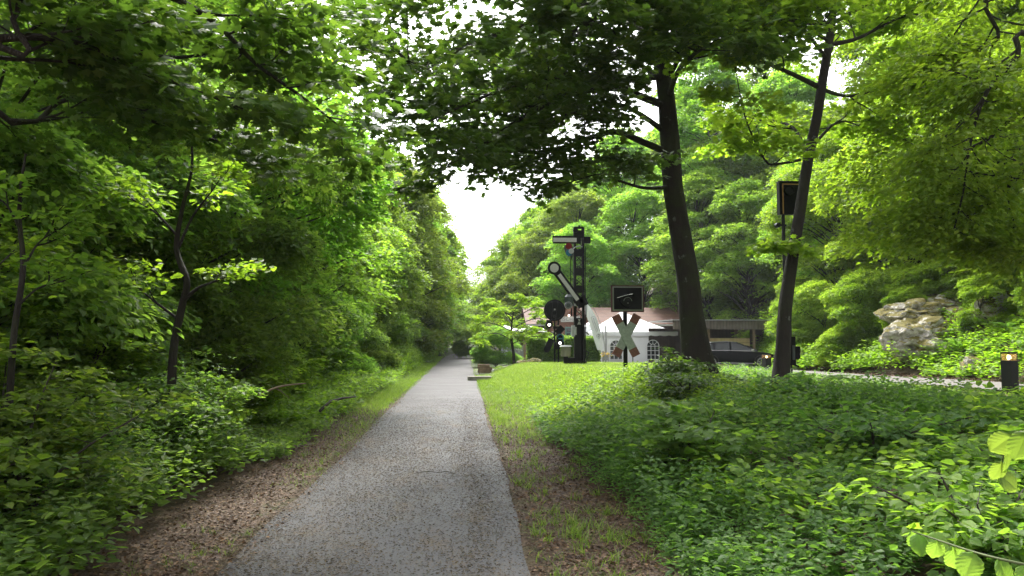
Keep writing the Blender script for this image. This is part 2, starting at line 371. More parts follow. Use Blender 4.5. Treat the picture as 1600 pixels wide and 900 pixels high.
def norm(a): return a / (np.linalg.norm(a, axis=-1, keepdims=True) + 1e-9)
def leaf_mesh(name, tmpl, P, A, Nn, S, lv):
    """P base points, A axes, Nn approximate normals, S sizes"""
    TV, TF = tmpl; A = norm(A); X = norm(np.cross(A, Nn)); Z = np.cross(X, A)
    k = len(TV); n = len(P); S = np.asarray(S).reshape(-1, 1, 1)
    V = P[:, None, :] + S * (TV[None, :, 0:1] * X[:, None, :] + TV[None, :, 1:2] * A[:, None, :] + TV[None, :, 2:3] * Z[:, None, :])
    F = (TF[None] + (np.arange(n) * k)[:, None, None]).reshape(-1, TF.shape[1])
    return npmesh(name, V.reshape(-1, 3), F, np.repeat(lv, len(TF)))
def sprays(rng, C, D, r, m, leaf, droop=.35, jit=.45, flat=.10, wid=.65, upn=None):
    """leaves in flattened sprays: C centres, D outward directions, r sizes"""
    C = np.asarray(C, float); D = norm(np.asarray(D, float)); n = len(C); r = np.broadcast_to(np.asarray(r, float), (n,))
    up = np.array([0, 0, 1.0]) if upn is None else upn
    T = norm(np.cross(np.broadcast_to(up, D.shape) + 0 * D, D) + 1e-4); U = np.cross(D, T)
    u = rng.uniform(-.6, 1, (n, m)); v = rng.uniform(-1, 1, (n, m)) * wid * (1.05 - .6 * np.clip(u, 0, 1)); h = rng.normal(0, flat, (n, m))
    rr = r[:, None]
    P = C[:, None] + (u * rr)[..., None] * D[:, None] + (v * rr)[..., None] * T[:, None] + (h * rr)[..., None] * U[:, None]
    P[..., 2] -= droop * rr * np.clip(u + .3, 0, 2) ** 2 * .5
    A = D[:, None] + (np.sign(v) * rng.uniform(.2, 1.3, (n, m)))[..., None] * T[:, None] + rng.normal(0, .25, (n, m, 3))
    A[..., 2] -= droop * rng.uniform(0, 1.2, (n, m))
    Nn = U[:, None] + rng.normal(0, jit, (n, m, 3))
    sp = rng.normal(0, .14, (n, 1)); lv = np.clip(.5 + sp + rng.normal(0, .2, (n, m)), 0, 1)
    S = leaf * rng.uniform(.65, 1.2, (n, m))
    return P.reshape(-1, 3), A.reshape(-1, 3), Nn.reshape(-1, 3), S.ravel(), lv.ravel()

# ------------------------------------------------------------------ terrain
def ss(x, a, b):
    t = np.clip((x - a) / (b - a), 0, 1); return t * t * (3 - 2 * t)
_GN = np.random.default_rng(5)
_ph = _GN.uniform(0, 6.28, (10, 2)); _kk = _GN.normal(0, 1, (10, 2)); _kk = norm(_kk) * np.array([.5, .7, .9, 1.3, 1.7, 2.3, 3.1, 4, 5, 6.3])[:, None]
def wob(x, y):
    s = 0
    for i in range(10):
        s = s + np.sin(_kk[i, 0] * x + _kk[i, 1] * y + _ph[i, 0]) / (1 + i * .7)
    return s * .28
def H(x, y):
    x = np.asarray(x, float); y = np.asarray(y, float)
    crest = np.interp(y, [-20, 2, 8, 14, 20, 28, 34, 38, 45, 52], [.45, .5, .62, .78, .84, .68, .50, .34, .12, .02])
    x0 = np.interp(y, [0, 16, 26, 34, 50], [1.25, 1.25, .75, .8, 1.3]); x1 = np.interp(y, [0, 10, 20, 30, 40], [5.2, 4.6, 3.8, 2.8, 3.0])
    z = crest * ss(x, x0, x1)
    dr = np.interp(y, [0, 12, 20, 30, 40], [.66, .58, .42, .20, .02])
    z = z + (dr - z) * ss(x, np.interp(y, [10, 20], [8.5, 6.5]), np.interp(y, [10, 20], [11.3, 9.8])) * (y < 60)
    hx = np.interp(y, [0, 46, 58, 80, 400], [16.0, 17.5, 19, 6.5, 6]); sl = np.interp(y, [0, 50, 80], [.85, .7, .5])
    z = z + 28 * (1 - np.exp(-sl * np.clip(x - hx, 0, None) / 28)) + .3 * ss(x, hx - 1, hx + 1.5)
    z = z + .22 * np.clip(-x - 9, 0, 60) * ss(-x, 8, 14)
    flat = ss(np.abs(x + .6), 1.3, 2.6)
    nearb = np.clip(1 - ss(x, 11, 12) * (1 - ss(x, 15.2, 16.2)), 0, 1)
    z = z + wob(x, y) * .05 * flat * nearb + .5 * wob(x * .25, y * .25) * ss(np.abs(x), 17, 30)
    z = z + .16 * wob(x * .9 + 7, y * .9) * ss(x, 1.8, 3) * (1 - ss(x, 7.5, 9)) * (1 - ss(y, 8, 11))
    return z
def hz(x, y): return float(H(x, y))
def axis(lo, hi, pts):
    out = [lo]
    while out[-1] < hi:
        out.append(out[-1] + np.interp(out[-1], [p[0] for p in pts], [p[1] for p in pts]))
    return np.array(out)
gx = axis(-400, 400, [(-400, 40), (-60, 4), (-12, .5), (-4, .12), (5, .12), (12, .3), (20, .4), (40, 2), (60, 4), (400, 40)])
gy = axis(-60, 900, [(-60, 6), (-5, 1), (1, .14), (16, .2), (45, .5), (90, 3), (900, 60)])
X, Y = np.meshgrid(gx, gy); Z = H(X, Y)
nx, ny = len(gx), len(gy); idx = np.arange(nx * ny).reshape(ny, nx)
F = np.stack([idx[:-1, :-1], idx[:-1, 1:], idx[1:, 1:], idx[1:, :-1]], -1).reshape(-1, 4)
me = npmesh('ground', np.stack([X, Y, Z], -1).reshape(-1, 3), F, smooth=True)
lawn = ss(X, .6, 1.6) * (1 - ss(X, 9.5, 12.5)) * ss(Y, 12, 19) * (1 - ss(Y, 45, 60))
green = .42 + .6 * lawn - .12 * ss(-X, 2.6, 3.6) - .12 * ss(X, 1.5, 2.4) * (Y < 14) - .45 * ss(X, 14.6, 15.2) * (1 - ss(X, 16.6, 17.6)) * (Y < 38)
green -= .28 * ss(-X, 1.95, 2.2) * (1 - ss(-X, 2.6, 3.0)) * (1 - ss(Y, 14, 26)) + .3 * ss(X, .7, .9) * (1 - ss(X, 1.3, 1.7)) * (1 - ss(Y, 12, 20))
green += .2 * ss(Y, 16, 30) * (np.abs(X) < 4)
a = me.attributes.new('green', 'FLOAT', 'POINT'); a.data.foreach_set('value', green.ravel().astype(np.float32))
tag(link('ground', me, M['ground']), kind='structure')

def strip(name, L, Rr, mat, dz, th=None, kind='structure'):
    """a surface between two edge lines [(x,y)]; follows the ground"""
    V = []; K = 8
    for (a, b) in zip(L, Rr):
        for k in range(K + 1):
            t = k / K; x = a[0] + (b[0] - a[0]) * t; y = a[1] + (b[1] - a[1]) * t; V.append((x, y, hz(x, y) + dz))
    n = len(L); F = [(i * (K + 1) + k, i * (K + 1) + k + 1, (i + 1) * (K + 1) + k + 1, (i + 1) * (K + 1) + k) for i in range(n - 1) for k in range(K)]
    return tag(link(name, npmesh(name, V, F, smooth=True), mat), kind=kind)
def path_edges(y):
    bend = 5.0 * max(0, (y - 62) / 60) ** 2
    l = -1.74 + .03 * math.sin(y * .7) + .012 * math.sin(y * 2.3 + 1) ; r = .51 + .03 * math.sin(y * .6 + 2) + .012 * math.sin(y * 2.9) 
    r += .16 * math.exp(-((y - 4.4) / .7) ** 2) * 0
    return l + bend, r + bend
ys = list(np.arange(-6, 17.8, .15)) + [17.75]
strip('path', [(path_edges(y)[0], y) for y in ys], [(path_edges(y)[1], y) for y in ys], M['path'], .016)
ys = [17.75] + list(np.arange(18, 60, .5)) + list(np.arange(60, 150, 2))
strip('path', [(path_edges(y)[0], y) for y in ys], [(path_edges(y)[1], y) for y in ys], M['oldpath'], .014)
dl = [(11.2, -6), (11.5, 6), (11.9, 14), (12.0, 20), (12.2, 27), (11.2, 33), (9.8, 37), (9.3, 41), (9.3, 47)]
dr_ = [(14.6, -6), (14.8, 6), (15.0, 14), (15.1, 20), (15.4, 27), (16.0, 33), (16.6, 38), (17.4, 43), (19.5, 47)]
def dens(L, k=6): return [(L[i][0] + (L[i + 1][0] - L[i][0]) * j / k, L[i][1] + (L[i + 1][1] - L[i][1]) * j / k) for i in range(len(L) - 1) for j in range(k)] + [L[-1]]
strip('driveway', dens(dl), dens(dr_, 6), M['drive'], .06)
strip('gravel_patch', dens([(.62, 30.5), (.62, 41)]), dens([(1.7, 30.8), (1.6, 41)]), M['gravel'], .02)
strip('gravel_path', dens([(1.75, 35), (2.0, 42)]), dens([(3.0, 37), (4.2, 44)]), M['palestone'], .02)
strip('car_park', dens([(4, 47.2), (4, 57)]), dens([(20, 47.2), (20, 57)]), M['drive'], .02)

# ------------------------------------------------------------------ scattered stuff
rng = np.random.default_rng(11)
def scatter(n, x0, x1, y0, y1, dens_fn=None, power=1.0):
    x = rng.uniform(x0, x1, n); y = y0 + (y1 - y0) * rng.uniform(0, 1, n) ** power
    if dens_fn is not None:
        k = rng.uniform(0, 1, n) < dens_fn(x, y); x, y = x[k], y[k]
    return x, y
def litter(name, xs, ys_, size, mat, label, dz=.01, tilt=.35, elong=1):
    n = len(xs); P = np.stack([xs, ys_, H(xs, ys_) + dz + rng.uniform(0, .012, n)], -1); an = rng.uniform(0, 2 * PI, n)
    A = np.stack([np.cos(an), np.sin(an), rng.normal(0, tilt * .6, n)], -1); Nn = np.array([0, 0, 1.0]) + rng.normal(0, tilt, (n, 3))
    tv, tf = T_quad(); tv = tv.copy(); tv[:, 0] /= elong
    return tag(link(name, leaf_mesh(name, (tv, tf), P, A, Nn, size * rng.uniform(.5, 1.3, n), np.clip(rng.normal(.5, .28, n), 0, 1)), mat), label, kind='stuff')
# husks on the path, heaps along some lines
pn = lambda x, y: np.clip(.42 + .5 * wob(x * 2.2 + 3, y * .8) + .35 * np.exp(-((x - .12 - .05 * np.sin(y)) / .16) ** 2) * (y > 4), .04, 1)
x, y = scatter(300000, -1.85, .62, 2.6, 24, lambda x, y: pn(x, y) * (1 - .6 * ss(y, 9, 17)) * (1 - ss(y, 16, 24)), 1.35)
litter('path_debris', x, y, .024, M['husk'], 'brown blossom husks strewn over the wet asphalt path', dz=.018, tilt=.25, elong=2.4)
x, y = scatter(42000, -3.1, -1.62, 2.8, 26, lambda x, y: np.clip(1.25 - abs(x + 2.25) / .62, 0, 1) * (1 - ss(y, 15, 26)), 1.5)
litter('leaf_litter', x, y, .036, M['dryleaf'], 'brown dead leaves on the verge left of the path')
x, y = scatter(2600, -3.0, -1.6, 2.8, 20, None, 1.5)
litter('twig_litter', x, y, .13, M['dryleaf'], 'thin twigs and stalks among the dead leaves on the left verge', dz=.015, tilt=.15, elong=14)
x, y = scatter(1600, .55, 2.0, 2.8, 18, None, 1.5)
litter('twig_litter', x, y, .11, M['dryleaf'], 'thin twigs and stalks on the right verge', dz=.015, tilt=.15, elong=14)
x, y = scatter(60000, .5, 2.1, 2.6, 20, lambda x, y: np.clip(1.25 - abs(x - 1.15) / .75, 0, 1) * (.5 + .5 * (wob(x, y) > -.2)), 1.5)
litter('leaf_litter', x, y, .035, M['dryleaf'], 'brown dead leaves on the verge right of the path')
x, y = scatter(26000, 14.9, 17.6, 10, 36, lambda x, y: np.clip(1.2 - abs(x - 16) / 1.3, 0, 1), 1.0)
litter('leaf_litter', x, y, .09, M['dryleaf'], 'brown dead leaves at the foot of the rocky bank')
x, y = scatter(9000, 4.6, 11, 9, 15, lambda x, y: (wob(x * .8 + 2, y * .8) > .15) * .9)
litter('leaf_litter', x, y, .06, M['dryleaf'], 'dead leaves between the low plants before the driveway')

def grass(name, xs, ys_, h, wd, mat, label, lean=.35, lvm=.5):
    n = len(xs); P = np.stack([xs, ys_, H(xs, ys_) - .01], -1); an = rng.uniform(0, 2 * PI, n); hh = h * rng.uniform(.5, 1.3, n)
    L = rng.normal(0, lean, (n, 2)); side = np.stack([np.cos(an), np.sin(an), 0 * an], -1) * (wd * rng.uniform(.6, 1.2, n))[:, None]
    up = np.stack([L[:, 0], L[:, 1], np.ones(n)], -1); up = norm(up) * hh[:, None]
    mid = P + up * .55; tip = P + up + np.stack([L[:, 0], L[:, 1], 0 * an], -1) * hh[:, None] * .7
    V = np.stack([P - side, P + side, mid + side * .7, tip, mid - side * .7], 1)
    i = (np.arange(n) * 5)[:, None]; F = i + np.array([[0, 1, 2, 3]]); F2 = i + np.array([[0, 3, 4, 4]])
    # quad + triangle per blade written as two quads sharing the edge
    F = np.concatenate([i + np.array([[0, 1, 2, 4]]), ], 0); T = i + np.array([[4, 2, 3]])
    lv = np.clip(rng.normal(lvm, .22, n), 0, 1)
    F3 = np.concatenate([i + np.array([[0, 1, 2]]), i + np.array([[0, 2, 4]]), T], 0)
    return tag(link(name, npmesh(name, V.reshape(-1, 3), F3, np.concatenate([lv, lv, lv])), mat), label, kind='stuff')
def lawn_d(x, y): return ss(x, np.interp(y, [12, 20, 27, 32], [2.2, 1.5, .9, 1.2]), np.interp(y, [12, 20, 27, 32], [3.0, 2.2, 1.3, 2.0])) * (1 - ss(x, 10.8, 11.9)) * ss(y, 14 + 1.5 * 0, 18)
x, y = scatter(210000, .8, 12, 14, 36, lawn_d, .9)
grass('lawn_grass', x, y, .13, .007, M['grass'], 'short bright lawn on the mound before the signals', lean=.45, lvm=.55)
x, y = scatter(30000, -2.75, -1.68, 2.8, 60, lambda x, y: np.clip((wob(x * 1.7, y * 1.7 + 4) + .15) * 2, 0, 1) * np.clip(1.25 - abs(x + 1.9) / .3 + .8 * ss(y, 12, 25), 0, 1), 1.6)
grass('verge_grass', x, y, .06, .003, M['grass'], 'thin grass tufts along the left edge of the path', lvm=.4)
def tufts(nc, per, x0, x1, y0, y1, r, power=1.5):
    cx, cy = scatter(nc, x0, x1, y0, y1, lambda x, y: np.clip(.45 + 1.2 * wob(x * 1.9, y * 1.9), .05, 1), power)
    n = len(cx); k = np.repeat(np.arange(n), per); rr = r * rng.uniform(.3, 1.3, n)[k]
    return cx[k] + rng.normal(0, 1, n * per) * rr, cy[k] + rng.normal(0, 1, n * per) * rr
x, y = tufts(900, 26, .62, 2.1, 2.6, 45, .05)
grass('verge_grass', x, y, .13, .004, M['grass'], 'grass tufts along the right edge of the path', lvm=.38, lean=.5)
x, y = tufts(420, 14, -2.5, -1.72, 2.6, 25, .03)
grass('verge_grass', x, y, .07, .003, M['grass'], 'small grass tufts in the litter on the left verge', lvm=.38, lean=.5)

x, y = scatter(60000, -3.2, -1.78, 12, 70, lambda x, y: ss(-x, 1.75, 1.95) * np.clip(.65 + .8 * wob(x * 2, y), .05, 1) * ss(y, 12, 20), 1.7)
grass('verge_grass', x, y, .11, .006, M['grass'], 'longer grass beside the distant left edge of the path', lvm=.4)
x, y = scatter(32000, .55, 2.0, 11, 34, lambda x, y: np.clip(.7 + .9 * wob(x * 2, y), .05, 1) * ss(y, 11, 16), 1.3)
grass('verge_grass', x, y, .10, .005, M['grass'], 'longer grass between the path and the mound', lvm=.4)

def weeds(name, xs, ys_, h, leaf, mat, label, lev=5, hs_=None, tm=None, fade=None):
    n = len(xs); hh = (h * rng.uniform(.55, 1.25, n)) if hs_ is None else hs_
    hh = hh * np.clip(1 + 1.9 * wob(xs * 1.3 + 2, ys_ * 1.3), .4, 2.1)
    if fade: hh = hh * (1 - fade[2] * ss(ys_, fade[0], fade[1]))
    base = np.stack([xs, ys_, H(xs, ys_)], -1); ln = rng.normal(0, .18, (n, 2)); up = np.stack([ln[:, 0], ln[:, 1], np.ones(n)], -1)
    P = []; A = []; Nn = []; S = []; LV = []
    plv = rng.normal(0, .16, n); a0 = rng.uniform(0, PI, n)
    for k in range(lev):
        t = .3 + .7 * (k + .5) / lev; nl = 2 if k < lev - 1 else 3
        for j in range(nl):
            an = a0 + k * PI / 2 + j * 2 * PI / nl + rng.normal(0, .35, n)
            d = np.stack([np.cos(an), np.sin(an), rng.normal(.05, .3, n)], -1)
            p = base + up * (hh * t)[:, None] + d * (leaf * .25)
            P.append(p); A.append(d); Nn.append(np.array([0, 0, 1.0]) + rng.normal(0, .35, (n, 3)))
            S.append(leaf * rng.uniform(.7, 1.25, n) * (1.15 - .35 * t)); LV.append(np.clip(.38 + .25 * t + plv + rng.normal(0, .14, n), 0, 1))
    me = leaf_mesh(name, tm or T_ovate(.34), np.concatenate(P), np.concatenate(A), np.concatenate(Nn), np.concatenate(S), np.concatenate(LV))
    return tag(link(name, me, mat), label, kind='stuff')
bankmask = lambda x, y: ss(x, 1.35 + .3 * wob(0 * x, y * 1.5), 1.8 + .3 * wob(0 * x, y * 1.5)) * (1 - ss(x + .35 * (y - 12), 7.2, 9.0))
x, y = scatter(20000, 1.2, 8.5, 2.4, 17, lambda x, y: bankmask(x, y) * (1 - .85 * ss(y + .5 * wob(x, y), 11.5, 15)) * np.clip(.85 + 1.1 * wob(x * .9, y * .9), .4, 1))
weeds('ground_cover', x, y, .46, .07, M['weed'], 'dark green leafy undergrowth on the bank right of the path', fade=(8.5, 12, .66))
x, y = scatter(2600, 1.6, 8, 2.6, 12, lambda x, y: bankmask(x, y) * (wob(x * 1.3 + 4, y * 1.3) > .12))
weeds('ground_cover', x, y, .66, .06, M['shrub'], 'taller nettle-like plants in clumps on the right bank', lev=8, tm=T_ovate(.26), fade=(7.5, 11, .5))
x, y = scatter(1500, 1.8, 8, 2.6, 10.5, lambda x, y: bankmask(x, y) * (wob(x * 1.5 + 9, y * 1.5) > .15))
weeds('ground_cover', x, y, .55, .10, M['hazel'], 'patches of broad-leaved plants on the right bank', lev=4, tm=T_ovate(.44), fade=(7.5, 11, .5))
x, y = scatter(3000, -6, -2.5, 2.6, 14, lambda x, y: ss(-x, 2.6, 3.1) * (wob(x * 1.3 + 4, y * 1.3) > 0))
weeds('ground_cover', x, y, .75, .06, M['weed'], 'taller nettle-like plants along the left verge', lev=8, tm=T_ovate(.26))
x, y = scatter(7000, 1.1, 6.0, 10, 24, lambda x, y: ss(x, 1.4 - .03 * (y - 12), 2.0 - .03 * (y - 12)) * (1 - ss(x + .1 * (y - 16), 3.6, 4.6)) * (1 - ss(y, 18, 23)), 1.2)
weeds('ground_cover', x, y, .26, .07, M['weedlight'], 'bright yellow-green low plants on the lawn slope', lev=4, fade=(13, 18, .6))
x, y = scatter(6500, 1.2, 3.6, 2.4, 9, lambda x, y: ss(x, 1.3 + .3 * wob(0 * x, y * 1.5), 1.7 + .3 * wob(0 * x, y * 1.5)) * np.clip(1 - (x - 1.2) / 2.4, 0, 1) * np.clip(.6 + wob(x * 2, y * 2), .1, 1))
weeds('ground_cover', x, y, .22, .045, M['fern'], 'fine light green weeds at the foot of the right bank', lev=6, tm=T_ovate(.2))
x, y = scatter(19000, -8, -2.35, 2.6, 30, lambda x, y: ss(-x, 2.4 + .25 * wob(0 * x, y * 1.3), 2.85 + .25 * wob(0 * x, y * 1.3)) * np.clip(.75 + wob(x, y), .15, 1), 1.4)
weeds('ground_cover', x, y, .38, .085, M['shrub'], 'leafy undergrowth under the shrubs left of the path')
x, y = scatter(12000, -7, -2.4, 14, 80, lambda x, y: ss(-x, 2.5, 3.0), 1.5)
weeds('ground_cover', x, y, .4, .12, M['weedlight'], 'light green undergrowth bordering the distant left edge of the path', lev=4)
x, y = scatter(38000, 15.6, 34, 8, 50, lambda x, y: ss(x, 15.9, 17.2) * (1 - .6 * ss(x, 22, 28)) * np.clip(1.0 + wob(x * .8, y * .8) * 1.2, .4, 1), .9)
weeds('ground_cover', x, y, .65, .17, M['weedlight'], 'light green plants covering the rocky bank beyond the driveway', lev=4)
x, y = scatter(5000, 4.8, 11.4, 8, 22, lambda x, y: .35 * np.clip(.6 + wob(x, y), 0, 1))
weeds('ground_cover', x, y, .14, .07, M['weed'], 'sparse low plants between the two trees and the driveway', lev=2)

# ------------------------------------------------------------------ trees
PR = random.Random(3)
def polyline_at(pts, rad, t):
    k = t * (len(pts) - 1); i = min(int(k), len(pts) - 2); f = k - i
    return pts[i].lerp(pts[i + 1], f), rad[i] * (1 - f) + rad[i + 1] * f, (pts[i + 1] - pts[i]).normalized()
def smooth_pts(pts, rad, k=4):
    P = [Vector(p) for p in pts]; out = []; ro = []
    for i in range(len(P) - 1):
        p0 = P[max(i - 1, 0)]; p1 = P[i]; p2 = P[i + 1]; p3 = P[min(i + 2, len(P) - 1)]
        for j in range(k):
            t = j / k
            out.append(.5 * ((2 * p1) + (p2 - p0) * t + (2 * p0 - 5 * p1 + 4 * p2 - p3) * t * t + (3 * p1 - p0 - 3 * p2 + p3) * t ** 3))
            ro.append(rad[i] + (rad[i + 1] - rad[i]) * t)
    out.append(P[-1]); ro.append(rad[-1]); return out, ro
def subgrow(mb, tips, p, d, L, r, depth, rnd, nchild=5, rise=.1, spread=.9, flat=.45):
    """a curved branch; children alternate left and right and stay near the plane of the branch"""
    seg = 5; pts = [p]; dd = d.normalized()
    for i in range(seg):
        dd = (dd + Vector((rnd.gauss(0, .12), rnd.gauss(0, .12), rnd.gauss(0, .08) + (rise if i < 3 else -rise * .8)))).normalized()
        pts.append(pts[-1] + dd * L / seg)
    rad = [r * (1 - .78 * i / seg) for i in range(seg + 1)]
    mb.tube(pts, rad, 5 if depth else 4, cap=False)
    if depth <= 0:
        for t in (.35, .7, 1.0): q, _, e = polyline_at(pts, rad, t); tips.append((q, e, L))
        return
    for k in range(nchild):
        t = .25 + .75 * (k + rnd.random() * .6) / nchild; q, rr, e = polyline_at(pts, rad, min(t, 1))
        side = e.cross(Vector((0, 0, 1))); side = side.normalized() if side.length > .1 else Vector((1, 0, 0))
        s = 1 if k % 2 else -1; nd = e * .8 + side * s * spread * rnd.uniform(.5, 1.2) + Vector((0, 0, rnd.gauss(.03, flat * .5)))
        subgrow(mb, tips, q, nd, L * rnd.uniform(.35, .55) * (1.15 - .4 * t), rr * .6, depth - 1, rnd, nchild, rise * .6, spread, flat)
    tips.append((pts[-1], dd, L * .5))
def hero_tree(name, label, trunk, trad, limbs, leafmat, leaf, bark, seed, per=34, spr=.42, tmpl=None, extra=(), keep=None, droop=.45, sides=14, flare=None, catname='tree', nchild=5, mul=1.0, wid=.65):
    rnd = random.Random(seed); rg = np.random.default_rng(seed); mb = MB(); tips = []
    tp, tr = smooth_pts(trunk, trad, 5)
    if flare:
        n = sides; V = []; Fc = []   # trunk with root flare and uneven outline
        for i, p in enumerate(tp):
            hgt = p.z - tp[0].z
            for k in range(n):
                a = 2 * PI * k / n; fl = math.exp(-max(hgt, 0) / .6) * (flare * (.45 + .55 * max(0, math.cos(a * 5 / 2 + seed)) ** 2)); rr = tr[i] * (1 + fl + .05 * math.sin(3 * a + i * .5) + .03 * math.sin(7 * a + i))
                V.append(p + Vector((math.cos(a) * rr, math.sin(a) * rr, 0)))
        for i in range(len(tp) - 1):
            for k in range(n): Fc.append((i * n + k, i * n + (k + 1) % n, (i + 1) * n + (k + 1) % n, (i + 1) * n + k))
        mb.add(V, Fc)
    else: mb.tube(tp, tr, sides)
    for (pts, r0, cl, t0) in limbs:
        lp, lr = smooth_pts(pts, [r0 * (1 - .8 * i / (len(pts) - 1)) for i in range(len(pts))], 4)
        mb.tube(lp, lr, 7, cap=False)
        tot = sum((lp[i + 1] - lp[i]).length for i in range(len(lp) - 1)); nn = max(3, int(tot * 2.6 * mul))
        for k in range(nn):
            t = t0 + (1 - t0) * (k + rnd.random() * .7) / nn; q, rr, e = polyline_at(lp, lr, min(t, 1))
            side = e.cross(Vector((0, 0, 1))); side = side.normalized() if side.length > .1 else Vector((1, 0, 0)); s = 1 if k % 2 else -1
            subgrow(mb, tips, q, e * .7 + side * s * rnd.uniform(.4, 1.2) + Vector((0, 0, rnd.gauss(0, .3))), cl * rnd.uniform(.6, 1.2) * (1.1 - .5 * t), max(rr * .55, .008), 1, rnd, nchild)
        tips.append((lp[-1], (lp[-1] - lp[-3]).normalized(), cl))
    for (t, d, L, r) in extra:
        q, rr, e = polyline_at(tp, tr, t); subgrow(mb, tips, q, Vector(d), L, r, 2, rnd, nchild, .12)
    if keep: tips = [k for k in tips if keep(k[0])]
    root = empty(name, tp[0], label, catname)
    mb.build('trunk', bark, root, smooth=True, fix=False)
    C = np.array([tuple(k[0]) for k in tips]); D = np.array([(k[1].x, k[1].y, k[1].z * .4) for k in tips])
    P, A, Nn, S, lv = sprays(rg, C, D, spr, per, leaf, droop=droop, wid=wid)
    me = leaf_mesh('crown', tmpl or T_maple(), P - np.array(tp[0]), A, Nn, S, lv)
    o = link('crown', me, leafmat, root); print(name, 'tips', len(tips), 'leaves', len(P)); return root

# -- the large maple in the middle
def pp(L): return [at(*q) for q in L]
b0 = at(1092, 600, 14)
mtr = pp([(1094, 612, 14), (1090, 580, 14), (1084, 520, 14), (1076, 450, 14), (1064, 370, 14), (1052, 290, 14), (1046, 220, 14), (1041, 150, 14), (1030, 70, 14), (1018, -20, 14), (1010, -120, 14), (1012, -260, 14)])
mrad = [.29, .25, .225, .21, .20, .19, .185, .165, .14, .11, .08, .04]
mlimbs = [
 (pp([(1047, 240, 14), (1005, 222, 13.8), (960, 206, 13.5), (905, 222, 13.2), (850, 238, 13), (790, 232, 12.7), (745, 222, 12.4)]), .075, 1.5, .35),
 (pp([(1044, 210, 14), (1003, 180, 13.8), (965, 163, 13.4), (910, 165, 13), (850, 200, 12.6), (790, 232, 12.2)]), .06, 1.5, .4),
 (pp([(1040, 165, 14), (1000, 150, 13.7), (968, 138, 13.4), (900, 146, 13), (830, 176, 12.4), (760, 222, 11.9), (700, 258, 11.4)]), .085, 1.7, .35),
 (pp([(1036, 120, 14), (990, 122, 13.5), (930, 118, 13), (860, 122, 12.2), (760, 150, 11.4), (670, 190, 10.8)]), .07, 1.7, .3),
 (pp([(1033, 90, 14), (990, 70, 13.5), (930, 40, 12.6), (860, 30, 11.6), (760, 60, 10.8), (660, 100, 10.2), (620, 80, 10)]), .08, 1.7, .25),
 (pp([(1028, 50, 14), (960, 10, 13), (880, -40, 12), (800, -60, 11), (700, -30, 10.2)]), .08, 1.8, .2),
 (pp([(1050, 292, 14), (1010, 294, 13.6), (975, 285, 13.2), (940, 272, 12.9), (890, 285, 12.5)]), .04, 1.1, .35),
 (pp([(1045, 150, 14), (1060, 110, 12.6), (1085, 85, 11.2), (1110, 70, 10)]), .06, 1.4, .4),
 (pp([(1040, 130, 14), (1080, 60, 13.2), (1130, 20, 12.4), (1180, 0, 11.6)]), .06, 1.5, .35),
 (pp([(1035, 95, 14), (1000, 30, 12.2), (960, 0, 10.6), (900, 10, 9.6)]), .06, 1.6, .35),
 (pp([(1030, 60, 14), (950, 30, 15.5), (850, 90, 16.4), (740, 150, 17)]), .07, 1.7, .3),
 (pp([(1040, 130, 14), (960, 90, 15.2), (880, 170, 16.3), (800, 200, 17)]), .06, 1.6, .35),
 (pp([(1025, 30, 14), (1060, -30, 12.5), (1080, -60, 11), (1060, -80, 9.8)]), .06, 1.6, .3),
]
mextra = [(.72 + .02 * i, (math.cos(i * 2.4), math.sin(i * 2.4), .25), 4.2 - .12 * i, .06) for i in range(12)]
hero_tree('maple_tree', 'big dark maple with a thick mossy trunk leaning left, boughs reaching over the path', mtr, mrad, mlimbs, M['maple'], .125, M['bark'], 4, per=13, spr=.40, extra=mextra, flare=1.0, sides=32)

# -- second, thinner tree to its right
ttr = pp([(1216, 612, 12.5), (1219, 590, 12.5), (1224, 540, 12.5), (1228, 470, 12.5), (1238, 400, 12.5), (1252, 320, 12.5), (1262, 250, 12.5), (1277, 180, 12.5), (1288, 110, 12.5), (1300, 30, 12.5), (1304, -60, 12.5), (1300, -200, 12.5)])
tlimbs = [
 (pp([(1298, 36, 12.5), (1240, 34, 12.2), (1170, 24, 11.8), (1130, 10, 11.4)]), .05, 1.3, .2),
 (pp([(1278, 135, 12.5), (1230, 112, 12.2), (1180, 92, 11.9), (1145, 82, 11.6)]), .05, 1.3, .3),
 (pp([(1250, 250, 12.5), (1215, 256, 12.3), (1195, 250, 12.0), (1165, 185, 11.6), (1148, 100, 11.4)]), .028, .7, .3),
 (pp([(1302, 0, 12.5), (1240, -20, 12), (1160, 0, 11.4), (1100, 50, 11)]), .05, 1.4, .2),
 (pp([(1295, 70, 12.5), (1340, 60, 12.6), (1400, 30, 12.7), (1450, 20, 12.8)]), .045, 1.3, .2),
 (pp([(1285, 140, 12.5), (1330, 150, 12.8), (1390, 130, 13.2), (1430, 90, 13.5)]), .04, 1.2, .3),
 (pp([(1268, 230, 12.5), (1310, 190, 13.2), (1350, 200, 13.8)]), .035, 1.0, .3),
 (pp([(1262, 250, 12.5), (1240, 200, 13.6), (1190, 190, 14.6), (1160, 230, 15.4)]), .04, 1.3, .3),
 (pp([(1290, 90, 12.5), (1250, 40, 11.4), (1220, 30, 10.4)]), .04, 1.2, .3),
 (pp([(1240, 395, 12.5), (1222, 392, 12.3), (1205, 385, 12.1)]), .02, .4, .3),
]
text = [(.75 + .03 * i, (math.cos(i * 2.4 + 1), math.sin(i * 2.4 + 1), .3), 3.0 - .12 * i, .04) for i in range(8)]
hero_tree('maple_tree', 'slim bare-trunked tree curving right, in front of the tall black signal board', ttr, [.16, .135, .118, .112, .102, .095, .09, .085, .078, .065, .05, .03], tlimbs, M['lime'], .11, M['bark2'], 8, per=13, spr=.36, extra=text, flare=.5, sides=20, nchild=4)

